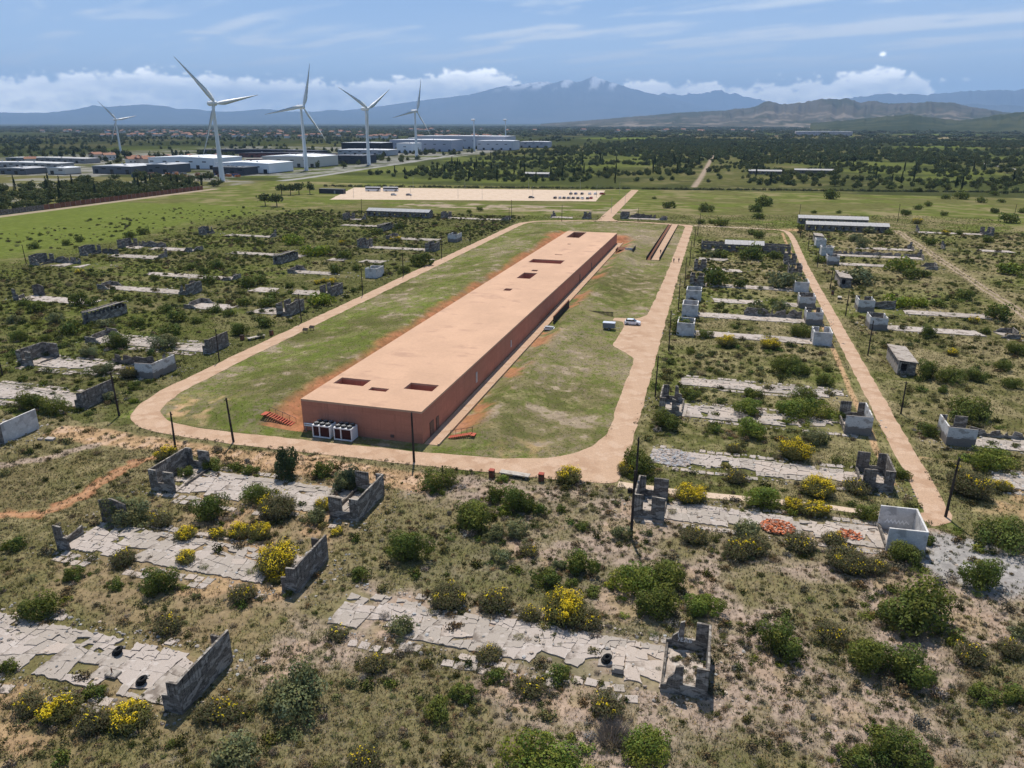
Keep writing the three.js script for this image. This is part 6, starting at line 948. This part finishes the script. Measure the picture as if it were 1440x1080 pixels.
// ---------- people on the paths ----------
{
  const body = (() => {
    // walking figure 1.72 m tall, as one skin over tapered bones
    const S = { hip: [0, 0.93, 0], chest: [0.02, 1.32, 0], neck: [0.03, 1.48, 0], head: [0.05, 1.61, 0] };
    const bones = [[[0, 0.95, -0.07], [0, 0.95, 0.07], 0.13, 0.13], [S.hip, S.chest, 0.125, 0.145], [[0.02, 1.36, -0.15], [0.02, 1.36, 0.15], 0.075, 0.075], [S.chest, S.neck, 0.09, 0.055], [S.neck, S.head, 0.05, 0.06], [[0.05, 1.60, 0], [0.055, 1.66, 0], 0.085, 0.085], [[0.14, 1.62, 0], [0.15, 1.61, 0], 0.016, 0.014],
      [[0, 0.92, -0.09], [0.16, 0.50, -0.1], 0.09, 0.06], [[0.16, 0.5, -0.1], [0.14, 0.09, -0.1], 0.058, 0.04], [[0.12, 0.05, -0.1], [0.30, 0.04, -0.11], 0.042, 0.032], [[0, 0.92, 0.09], [-0.05, 0.49, 0.1], 0.09, 0.06], [[-0.05, 0.49, 0.1], [-0.30, 0.14, 0.1], 0.058, 0.04], [[-0.33, 0.12, 0.1], [-0.2, 0.035, 0.11], 0.042, 0.032],
      [[0.02, 1.37, -0.19], [-0.10, 1.10, -0.24], 0.05, 0.04], [[-0.1, 1.1, -0.24], [0.0, 0.88, -0.24], 0.038, 0.028], [[0.0, 0.86, -0.24], [0.03, 0.78, -0.24], 0.032, 0.02], [[0.02, 1.37, 0.19], [0.10, 1.10, 0.24], 0.05, 0.04], [[0.1, 1.1, 0.24], [0.26, 0.94, 0.23], 0.038, 0.028], [[0.27, 0.93, 0.23], [0.34, 0.88, 0.22], 0.032, 0.02]];
    const N = 72, mc = new MarchingCubes(N, leafMat, true, true, 60000), sz = 1.0; mc.isolation = 0;
    const dist = (p, b) => { const [a, c, r0, r1] = b, dx = c[0] - a[0], dy = c[1] - a[1], dz = c[2] - a[2], t = clamp(((p[0] - a[0]) * dx + (p[1] - a[1]) * dy + (p[2] - a[2]) * dz) / (dx * dx + dy * dy + dz * dz || 1)); return Math.hypot(p[0] - a[0] - dx * t, p[1] - a[1] - dy * t, p[2] - a[2] - dz * t) - mix(r0, r1, t); };
    for (let z = 0; z < N; z++) for (let y = 0; y < N; y++) for (let x = 0; x < N; x++) { const p = [((x - N / 2) / (N / 2)) * sz, ((y - N / 2) / (N / 2)) * sz + 0.88, ((z - N / 2) / (N / 2)) * sz]; let s = 0; for (const b of bones) s += Math.exp(-dist(p, b) * 38); mc.field[z * N * N + y * N + x] = Math.log(s + 1e-30) / 38; }
    mc.update(); const n = mc.count, pos = mc.positionArray.slice(0, n * 3), nor = mc.normalArray.slice(0, n * 3); for (let i = 0; i < n; i++) pos[i * 3 + 1] = pos[i * 3 + 1] * sz + 0.88;
    const g = new THREE.BufferGeometry(); g.setAttribute('position', new THREE.BufferAttribute(pos, 3)); g.setAttribute('normal', new THREE.BufferAttribute(nor, 3)); return g;
  })();
  const skinM = new THREE.MeshStandardMaterial({ vertexColors: true, roughness: 0.85, side: THREE.DoubleSide });
  const dress = (top, leg) => { const g = body.clone(), p = g.attributes.position, c = []; for (let i = 0; i < p.count; i++) { const x = p.getX(i), y = p.getY(i), z = p.getZ(i); c.push(...(y > 1.63 || (y > 1.54 && x < 0.02) ? [0.03, 0.02, 0.015] : y > 1.45 ? [0.42, 0.26, 0.19] : y < 0.09 ? [0.05, 0.045, 0.04] : Math.abs(z) > 0.2 && y < 0.95 ? [0.42, 0.26, 0.19] : y > 0.93 ? top : leg)); } g.setAttribute('color', new THREE.Float32BufferAttribute(c, 3)); return g; };
  for (const [u, v, t, top, leg, label] of [[-16.8, 284, 1.6, [0.03, 0.03, 0.04], [0.04, 0.05, 0.09], 'person in dark jacket walking on the ring path'], [-15.0, 285, 1.5, [0.10, 0.03, 0.03], [0.05, 0.05, 0.06], 'person in dark red top walking on the ring path'], [-23.4, 303, 1.4, [0.05, 0.05, 0.06], [0.03, 0.03, 0.04], 'person in dark clothes walking on the sunken ramp']]) { const g = thing('person', label, 'person', u, v, 0.06, null, t); part('body', dress(top, leg), skinM, g); }
}
// ---------- furniture and small structures ----------
const benchWood = mineral([0.42, 0.37, 0.31], [0.30, 0.25, 0.20], [0.5, 0.45, 0.39], 2);
function bench(label, u, v, len, turn, y = 0) { const g = thing('bench', label, 'bench', u, v, y, null, turn); for (let i = 0; i < 4; i++) part('seat_slat', box(len, 0.14, 0.25, 0, 0.5, -0.42 + i * 0.28), benchWood, g); for (const x of [-len / 2 + 0.4, 0, len / 2 - 0.4]) part('leg', box(0.3, 0.5, 1.0, x, 0, 0), M.concreteDark, g); }
bench('long weathered wooden bench between two red bins on the ring path edge', -26.6, 95.6, 4.6, -0.06); bench('long pale bench beside the ring path near the overgrown rows', -107.6, 150.2, 4.4, 1.1); bench('small pale bench beside the straight path', 35.6, 236, 2.4, 1.4);
bench('pale bench beside the far stretch of the ring path', -106.2, 262, 3, 1.1);
function bin(label, u, v, mat, group) { const g = thing('litter_bin', label, 'bin', u, v, 0, group); part('barrel', box(0.75, 1.15, 0.75, 0, 0, 0), M.rust, g); part('lid', box(0.82, 0.1, 0.82, 0, 1.15, 0), mat, g); part('slot', box(0.5, 0.16, 0.04, 0, 0.85, 0.38), M.black, g); }
bin('rusty red bin at one end of the long wooden bench', -29.9, 94.6, std([0.30, 0.07, 0.045], 0.7), 'bins beside the long wooden bench'); bin('rusty red bin at the other end of the long wooden bench', -22.5, 95.4, std([0.30, 0.07, 0.045], 0.7), 'bins beside the long wooden bench'); bin('dark bin beside the pale bench at the overgrown rows', -110.3, 148.4, M.tar); bin('dark bin on the path side of the pale bench', -105.8, 154, M.tar); bin('dark bin on the straight path verge', 34.2, 241, M.tar);
{ const g = thing('marker_post', 'short black post on the sandy strip below the ring path', 'post', -37.2, 93.2, 0); part('post', cyl(0.14, 0.16, 1.5, 0, 0, 0, 8), M.tar, g); part('cap', cyl(0.1, 0.16, 0.1, 0, 1.5, 0, 8), M.tar, g); const g2 = thing('marker_stone', 'small dark block where the sandy trail leaves the ring path', 'block', -9.4, 95.4, 0); part('block', box(0.7, 0.5, 0.5, 0, 0, 0), M.tar, g2); part('top', box(0.5, 0.1, 0.4, 0, 0.5, 0), M.tar, g2); }
for (const [u, v] of [[-99, 158.5], [-98.6, 161]]) { const g = thing('info_panel', 'leaning dark information panel on the lawn edge of the ring path', 'panel', u, v, ht(u, v), 'information panels on the lawn edge'); const p = part('panel', box(1.4, 0.06, 0.9, 0, 0, 0), M.tar, g); p.position.y = 0.85; p.rotation.x = 0.6; for (const x of [-0.5, 0.5]) part('leg', box(0.08, 0.9, 0.08, x, 0, 0), M.tar, g); }
{ // entry ramp between dark side walls
  const g = thing('entry_ramp', 'narrow pale ramp between dark rusty side walls on the lawn', 'ramp', -25, 287, 0), L = 108; part('deck', box(3.1, 0.16, L, 0.9, 0, -L / 2), M.path, g); part('gutter', box(1.5, 0.06, L, -1.5, 0, -L / 2), M.rust, g);
  for (const x of [-2.4, -0.72, 2.55]) { const w = wallG([[0, 0], [L, 0], [L, 0.35], [0, 1.3]], 0.16); w.rotateY(Math.PI / 2); w.translate(x, 0, 0); part('side_wall', uvM(w), M.tar, g); }
}
{ const g = thing('retaining_wall', 'dark sheet of retaining wall on the lawn bank beside the side walk', 'wall', -40.6, 183.5, 0.2); const w = wallG([[0, -0.3], [20, -0.3], [20, 1.9], [0, 1.9]], 0.2); w.rotateY(Math.PI / 2); part('panel', uvM(w), M.tar, g); part('coping', box(0.3, 0.08, 20, 0, 1.9, -10), M.rust, g);
  const f = thing('picket_fence', 'low dark fence along the spur beside the parked hatchback', 'fence', -34.4, 195.8, 0.15); for (let i = 0; i < 22; i++) part('picket', box(0.22, 1.15, 0.05, i * 0.36, 0, 0), M.tar, f); part('rail', box(7.8, 0.1, 0.06, 3.8, 0.85, -0.056), M.tar, f);
  const a = thing('sunken_access', 'sunken red-walled access with pale end wall in the lawn', 'stairwell', -37.5, 299, 0.5); part('side_wall', box(0.25, 1.7, 9, 3.4, 0, -4), M.tar, a); part('end_wall', box(3.2, 1.7, 0.25, 1.7, 0, -1.5), M.white, a); part('side_wall', box(0.25, 1.3, 6, -3.4, 0, -3), M.rust, a); part('floor', box(6.4, 0.3, 8, 0, 0.45, -6), M.rust, a);
  const t = thing('pale_crate', 'flat pale crate lying on the bank beside the side walk', 'crate', -40.2, 177, 0.35); part('tray', box(2.6, 0.5, 1.4, 0, 0, 0), M.paintWhite, t); part('cover', box(2.2, 0.3, 1.2, 0, 0.5, 0), M.steel, t); }
{ // old tyres left on the floors
  const tg = new THREE.TorusGeometry(0.34, 0.15, 10, 22); tg.rotateX(Math.PI / 2);
  for (const [u, v, l] of [[-54.2, 47.2, 'black tyre lying in the middle of the pale barrack floor'], [-48.9, 44.4, 'black tyre at the edge of the pale barrack floor beside broom'], [-7.2, 59.3, 'black tyre on the narrow cracked floor near the grey room']]) { const g = thing('old_tyre', l, 'tyre', u, v, 0.2); g.rotation.x = 0.12; const a = part('tread', tg, M.rubber, g); a.position.y = 0.14; const b = part('tread', tg, M.rubber, g); b.position.set(0.12, 0.38, -0.12); b.rotation.z = 0.25; }
  const s = thing('concrete_base', 'square concrete plate with an iron stub on the pale barrack floor', 'base', -52.3, 44.6, 0.16); part('plate', box(1.2, 0.22, 0.9, 0, 0, 0), M.concrete, s); part('stub', cyl(0.05, 0.06, 0.55, -0.1, 0.22, 0, 8), M.rust, s);
  const s2 = thing('rubble_block', 'broken concrete block on the narrow cracked floor', 'block', -5.9, 58.2, 0.16); part('block', box(1.1, 0.35, 0.6, 0, 0, 0), M.concrete, s2); part('cap', box(0.8, 0.18, 0.45, 0.1, 0.35, 0.05), M.floorB, s2);
  const s3 = thing('stone_slab', 'flat pale stone slab in the grass below the white end wall', 'slab', -105, 87.6, 0); part('slab', plateG([[-0.8, -0.4], [0.7, -0.5], [0.9, 0.3], [-0.6, 0.5]], 0, 0.35), M.floorA, s3); part('chip', plateG([[-2.2, 0.1], [-1.4, -0.1], [-1.1, 0.6], [-2, 0.7]], 0, 0.25), M.floorA, s3); }
// ---------- brown panel fence beside the tree belt ----------
{
  const g = thing('panel_fence', 'long brown panel fence along the meadow before the tree belt', 'fence', -397.5, 318, 0), pm = [M.rust, mineral([0.20, 0.09, 0.06], [0.14, 0.06, 0.04], [0.24, 0.12, 0.08], 3)], dk = M.concreteDark;
  for (let i = 0; i < 48; i++) { part('panel', box(0.12, 3.0, 3.9, 0, 0, -i * 4 - 2), i < 11 ? dk : pm[i % 2], g); part('post', box(0.2, 3.15, 0.12, 0, 0, -i * 4), M.steel, g); }
  const b = thing('storage_shed', 'low black shed with red end at the corner of the parking ground', 'shed', -283, 508, 0); part('wall', box(20, 3.2, 4, 0, 0, 0), std([0.03, 0.03, 0.033], 0.6), b); part('end_panel', box(0.1, 3.0, 3.8, -10.06, 0.1, 0), std([0.42, 0.10, 0.04], 0.6), b); part('roof', box(20.4, 0.2, 4.4, 0, 3.2, 0), std([0.04, 0.04, 0.042], 0.6), b); part('door', box(1.2, 2.2, 0.06, 3, 0.1, 2.04), M.steel, b);
}
// ---------- industrial estate ----------
const facade = {};
function hall(label, u, v, w, d, h, wall, roof, opt = {}) {
  const g = thing(opt.name || 'warehouse', label, 'building', u, v + d / 2, 0, 'buildings of the industrial estate', opt.turn ?? 0), wm = std(wall, 0.7), rm = std(roof, 0.7);
  part('wall', box(w, h, d, 0, -0.2, 0), wm, g);
  const pitch = opt.pitch ?? 0.8, rg = wallG([[-w / 2 - 0.4, 0], [w / 2 + 0.4, 0], [w / 2 + 0.4, 0.35], [0, 0.35 + pitch], [-w / 2 - 0.4, 0.35]], d + 0.8); rg.translate(0, h - 0.18, 0); part('roof', uvM(rg), rm, g);
  part('plinth', box(w + 0.12, 0.9, d + 0.12, 0, -0.2, 0), M.concreteDark, g);
  const n = Math.max(2, Math.round(w / 9)); for (let i = 0; i < n; i++) { const x = -w / 2 + (i + 0.5) * w / n; if (i % 2 === (opt.ph ?? 0)) { const dd = part('loading_door', box(Math.min(4.2, w / n * 0.6), Math.min(4.4, h * 0.6), 0.2, x, 0, d / 2 + 0.05), opt.door ?? M.glassDark, g); part('door_frame', box(Math.min(4.8, w / n * 0.7), 0.3, 0.26, x, Math.min(4.4, h * 0.6), d / 2 + 0.06), wm, dd); } else part('window', box(Math.min(5, w / n * 0.6), 1.1, 0.16, x, h * 0.62, d / 2 + 0.04), M.glassDark, g); }
  const m = Math.max(2, Math.round(d / 14)); for (let i = 0; i < m; i++) part('skylight', box(1.6, 0.14, 6, w / 4, h + 0.18 + 0.35 + pitch * 0.5 - 0.18, -d / 2 + (i + 0.5) * d / m), M.paintWhite, g);
  for (let i = 0; i < 3; i++) part('roof_vent', box(1.4, 1.1, 1.4, -w / 3 + i * w / 4, h + 0.2 + pitch * 0.45, (i - 1) * d / 4), M.steel, g);
}
const GR = [0.13, 0.135, 0.14], LG = [0.42, 0.42, 0.42], WH = [0.68, 0.69, 0.69], CR = [0.50, 0.47, 0.41], DK = [0.025, 0.028, 0.035], BR = [0.13, 0.045, 0.035];
hall('grey warehouse with dark gates next to the small cream shed', -700, 610, 34, 26, 6, GR, LG);
hall('small cream shed between two grey warehouses', -655, 620, 22, 20, 6.5, CR, WH);
hall('long dark grey warehouse with pale roof behind the tree belt', -610, 645, 48, 44, 7.5, GR, [0.5, 0.5, 0.5]);
hall('tall dark grey workshop beside the scrap yard', -566, 660, 26, 34, 9, [0.10, 0.105, 0.11], LG);
hall('large white warehouse behind the scrap yard', -600, 738, 88, 52, 12, WH, [0.72, 0.73, 0.74], { pitch: 1.6, ph: 1 });
hall('brown brick-coloured hall next to the large white warehouse', -540, 800, 34, 30, 8.5, BR, [0.3, 0.25, 0.22]);
hall('low long roofs of an older workshop row', -860, 800, 130, 24, 6, [0.25, 0.24, 0.23], [0.42, 0.41, 0.39]);
hall('low grey roofs of a second workshop row', -800, 705, 120, 22, 5.5, [0.3, 0.29, 0.27], [0.5, 0.5, 0.49]);
hall('white hall with charcoal front beside the leaning foot of a turbine', -486, 690, 62, 46, 10, WH, [0.74, 0.75, 0.75], { pitch: 1.2 });
hall('charcoal box-shaped office before the white hall', -482, 660, 36, 24, 7.5, [0.055, 0.06, 0.068], [0.08, 0.085, 0.09], { pitch: 0.2 });
hall('wide cream warehouse beside a row of dark trees', -500, 800, 70, 55, 12, CR, WH, { pitch: 1.4, ph: 1 });
hall('blue-black hall beside the cream warehouse', -470, 885, 46, 40, 10, [0.045, 0.05, 0.06], [0.10, 0.105, 0.12], { pitch: 0.3 });
hall('long dark canopy of solar panels', -760, 1120, 230, 34, 6, DK, [0.03, 0.033, 0.045], { pitch: 1.5, name: 'solar_canopy' });
hall('second dark canopy of solar panels with reddish edge', -640, 1010, 150, 30, 6, [0.15, 0.06, 0.05], [0.04, 0.04, 0.05], { pitch: 1.5, name: 'solar_canopy' });
hall('black warehouse with white upper storey behind it', -610, 1205, 74, 50, 17, DK, [0.45, 0.46, 0.47], { pitch: 0.4 });
hall('white office block next to the black warehouse', -540, 1230, 30, 40, 16, WH, [0.6, 0.6, 0.6], { pitch: 0.3 });
hall('low grey logistics hall before the white office block', -560, 1110, 86, 40, 9, [0.34, 0.35, 0.37], [0.6, 0.61, 0.62], { pitch: 0.4, ph: 1 });
hall('large pale grey factory with lilac-grey front', -540, 1300, 120, 60, 20, [0.36, 0.37, 0.42], [0.62, 0.63, 0.65], { pitch: 0.6 });
hall('broad grey factory roof with a row of light slots', -520, 1460, 190, 70, 24, [0.42, 0.43, 0.46], [0.50, 0.51, 0.53], { pitch: 0.6 });
hall('grey factory wing with serrated white fins', -430, 1400, 70, 50, 17, [0.5, 0.5, 0.52], [0.55, 0.56, 0.58], { pitch: 0.5, ph: 1 });
hall('farthest grey factory annex at the edge of the wood', -395, 1560, 60, 40, 12, [0.38, 0.38, 0.41], [0.55, 0.55, 0.57], { pitch: 0.5 });
hall('low white greenhouse roof far off in the fields', -760, 2050, 260, 40, 8, [0.5, 0.5, 0.5], [0.7, 0.7, 0.69], { pitch: 1 });
hall('low white roof far off beyond the pasture', 350, 3300, 210, 60, 16, [0.5, 0.42, 0.4], [0.72, 0.7, 0.68], { pitch: 1 });
{ // skips and scrap in the yard
  const r = mulberry(71), shapes = [[4.2, 1.9, 2.2], [6, 2.5, 2.4], [3, 1.4, 1.8]], cols = [['white', [0.6, 0.6, 0.6]], ['grey', [0.25, 0.25, 0.25]], ['orange', [0.5, 0.17, 0.05]], ['blue', [0.08, 0.13, 0.28]], ['rusty', [0.2, 0.08, 0.05]]];
  for (let i = 0; i < 46; i++) { const [n, c] = cols[(r() * 5) | 0], s = shapes[(r() * 3) | 0], g = thing('scrap_skip', `${n} open skip in the scrap yard`, 'skip', -560 + r() * 110, 610 + r() * 60, 0, `${n} skips in the scrap yard`, r() * 3), m = std(c, 0.7), w = wallG([[-s[0] / 2, 0.5], [-s[0] / 2 + 0.6, 0], [s[0] / 2 - 0.6, 0], [s[0] / 2, 0.5], [s[0] / 2, s[1]], [-s[0] / 2, s[1]]], s[2]); part('shell', uvM(w), m, g); part('load', box(s[0] * 0.86, 0.5, s[2] * 0.8, 0, s[1] - 0.2, 0), [M.rust, M.steel, M.concrete, M.wood][(r() * 4) | 0], g); }
}
// ---------- houses of the far villages ----------
{
  const r = mulberry(23), wm = [std([0.55, 0.5, 0.42], 0.9), std([0.62, 0.58, 0.52], 0.9), std([0.5, 0.42, 0.34], 0.9)], rm = [std([0.27, 0.14, 0.09], 0.9), std([0.30, 0.165, 0.11], 0.9), std([0.23, 0.125, 0.09], 0.9)];
  const wall = box(12, 5.5, 9, 0, 0, 0), roof = (() => { const g = wallG([[-5.2, 0], [5.2, 0], [0, 2.3]], 12.8); g.rotateY(Math.PI / 2); g.translate(0, 5.5, 0); return uvM(g); })(), win = join([-4, 0, 4].map((x) => box(1.2, 1.4, 0.1, x, 2.2, 4.53))), chim = box(0.8, 1.6, 0.8, 3, 6.6, 1.2);
  const spots = [[-720, 830, 5], [-690, 850, 5], [-800, 880, 4], [-740, 905, 4], [-660, 880, 3]]; const place = (cu, cv, n, ru, rv, where, k) => { for (let i = 0; i < n; i++) { const u = cu + (r() - 0.5) * ru, v = cv + (r() - 0.5) * rv; if (Math.abs(camSide(u, v)) > 1.05) continue; const g = thing('house', `pale house with red tiled roof ${where}`, 'house', u, v, 0, `houses ${where}`, r() * 6.28); g.scale.setScalar(k * (0.85 + 0.4 * r())); part('wall', wall, wm[(r() * 3) | 0], g); const q = part('roof', roof, rm[(r() * 3) | 0], g); part('chimney', chim, wm[0], q); part('windows', win, M.glassDark, g); } };
  place(-770, 850, 13, 240, 150, 'behind the workshop rows', 1.1);
  place(-1500, 2500, 80, 1500, 420, 'in the village across the green fields', 1.35);
  place(-2500, 3300, 50, 2400, 700, 'scattered over the far plain', 1.6);
  place(-900, 4300, 22, 2200, 900, 'at the foot of the long hill', 1.9);
}
console.log('things done');
// ---------- hills and mountain ranges ----------
function range(name, label, table, dist, depth, col, opt = {}) {
  const az0 = table[0][0], az1 = table[table.length - 1][0], NA = opt.na ?? 420, ND = opt.nd ?? 36, pos = [], cols = [], idx = [];
  const crest = (a) => { for (let i = 1; i < table.length; i++) if (a <= table[i][0]) { const t = (a - table[i - 1][0]) / (table[i][0] - table[i - 1][0]); return mix(table[i - 1][1], table[i][1], t); } return table[table.length - 1][1]; };
  const r = mulberry(dist);
  for (let i = 0; i <= NA; i++) { const a = mix(az0, az1, i / NA), base = Math.max(0, crest(a)), rough = opt.rough ?? 0.07, H = base * (1 + (fbm(a * 3.1 + dist, 2.2, 4) - 0.5) * rough * 2) + (fbm(a * 9 + 4, dist * 0.01, 3) - 0.5) * base * rough;
    for (let j = 0; j <= ND; j++) { const t = j / ND * 1.35, d = dist - depth * (1 - t), s = t < 1 ? t : 2 - t * 1.0, x = Math.sin(a * RAD) * d, z = -Math.cos(a * RAD) * d;
      const rid = 1 - Math.abs(2 * fbm(x / (depth * 0.34) + 3, z / (depth * 0.34) + 8, 5) - 1), spur = 1 - Math.abs(2 * vn(a * (opt.spur ?? 1.1) + vn(a * 3, t * 2) * 0.6, t * 1.3 + 4) - 1);
      const prof = Math.pow(clamp(s), opt.pow ?? 1.35), y = t >= 0.985 && t <= 1.02 ? H : H * prof * mix(1, 0.55 + 0.6 * rid * 0.6 + 0.35 * spur * 0.7, sst(0, 0.15, s) * sst(1, 0.75, Math.min(1, t < 1 ? t : 1)));
      pos.push(x, Math.min(y, H) - (j === 0 ? 30 : 0), z);
      const n = fbm(x / (depth * 0.08), z / (depth * 0.08), 4), k = [...col[0]]; put(k, col[1], sst(0.42, 0.6, n)); if (col[2]) put(k, col[2], sst(0.58, 0.68, fbm(x / (depth * 0.045) + 9, z / (depth * 0.045), 3)) * sst(0.9, 0.3, s));
      if (opt.snow) put(k, [0.85, 0.87, 0.9], sst(0.50, 0.60, fbm(x / 330 + 3, z / 1900 + 1, 4) + (y - opt.snow) / 9000) * sst(opt.snow - 350, opt.snow + 150, y));
      cols.push(...k); } }
  for (let i = 0; i < NA; i++) for (let j = 0; j < ND; j++) { const a = i * (ND + 1) + j, b = a + ND + 1; idx.push(a, a + 1, b, b, a + 1, b + 1); }
  const g = new THREE.BufferGeometry(); g.setAttribute('position', new THREE.Float32BufferAttribute(pos, 3)); g.setAttribute('color', new THREE.Float32BufferAttribute(cols, 3)); g.setIndex(idx); g.computeVertexNormals();
  const m = part(name, g, new THREE.MeshPhysicalMaterial({ specularIntensity: 0, vertexColors: true, roughness: 1, side: THREE.DoubleSide }), scene); tag(m, label, 'mountains', null, 'structure');
}
const rock = [[0.055, 0.062, 0.045], [0.09, 0.09, 0.07]];
range('snowy_mountain', 'highest hazy blue mountain massif with snow streaks on its crest', CANIGOU, 45000, 13000, rock, { snow: 1900, na: 520, rough: 0.02 });
range('back_mountain_range', 'faint blue range behind the flank of the snowy massif', BACK_RANGE, 52000, 8000, rock, { na: 200 });
range('blue_mountain_range', 'long hazy blue range with rounded summits behind the turbines', ASPRES, 40000, 9000, [[0.045, 0.055, 0.035], [0.07, 0.075, 0.05]], { rough: 0.05 });
range('high_plateau_range', 'hazy blue range with level crest beyond the long hill', CORBIERES, 42000, 9000, rock, { rough: 0.05 });
range('middle_blue_ridge', 'lower blue ridge between the long hill and the level range', FENOUILLEDES, 32000, 5000, rock, { rough: 0.06 });
range('long_hill', 'long rocky brown-green hill rising from the plain', FORCA_HILL, 12000, 4200, [[0.05, 0.054, 0.03], [0.085, 0.076, 0.052], [0.2, 0.165, 0.125]], { na: 520, nd: 48, rough: 0.05, spur: 2.2, pow: 1.15 });
range('low_wooded_ridge', 'low dark wooded ridge at the edge of the plain', LOW_RIDGE, 6500, 1600, [[0.035, 0.045, 0.022], [0.06, 0.066, 0.032]], { na: 260, rough: 0.08, pow: 0.9 });

{ let t = 0; scene.traverse((o) => { if (o.isMesh && !o.isInstancedMesh) t += (o.geometry.index ? o.geometry.index.count : o.geometry.attributes.position.count) / 3; }); console.log('triangles', t); }
renderer.render(scene, camera);
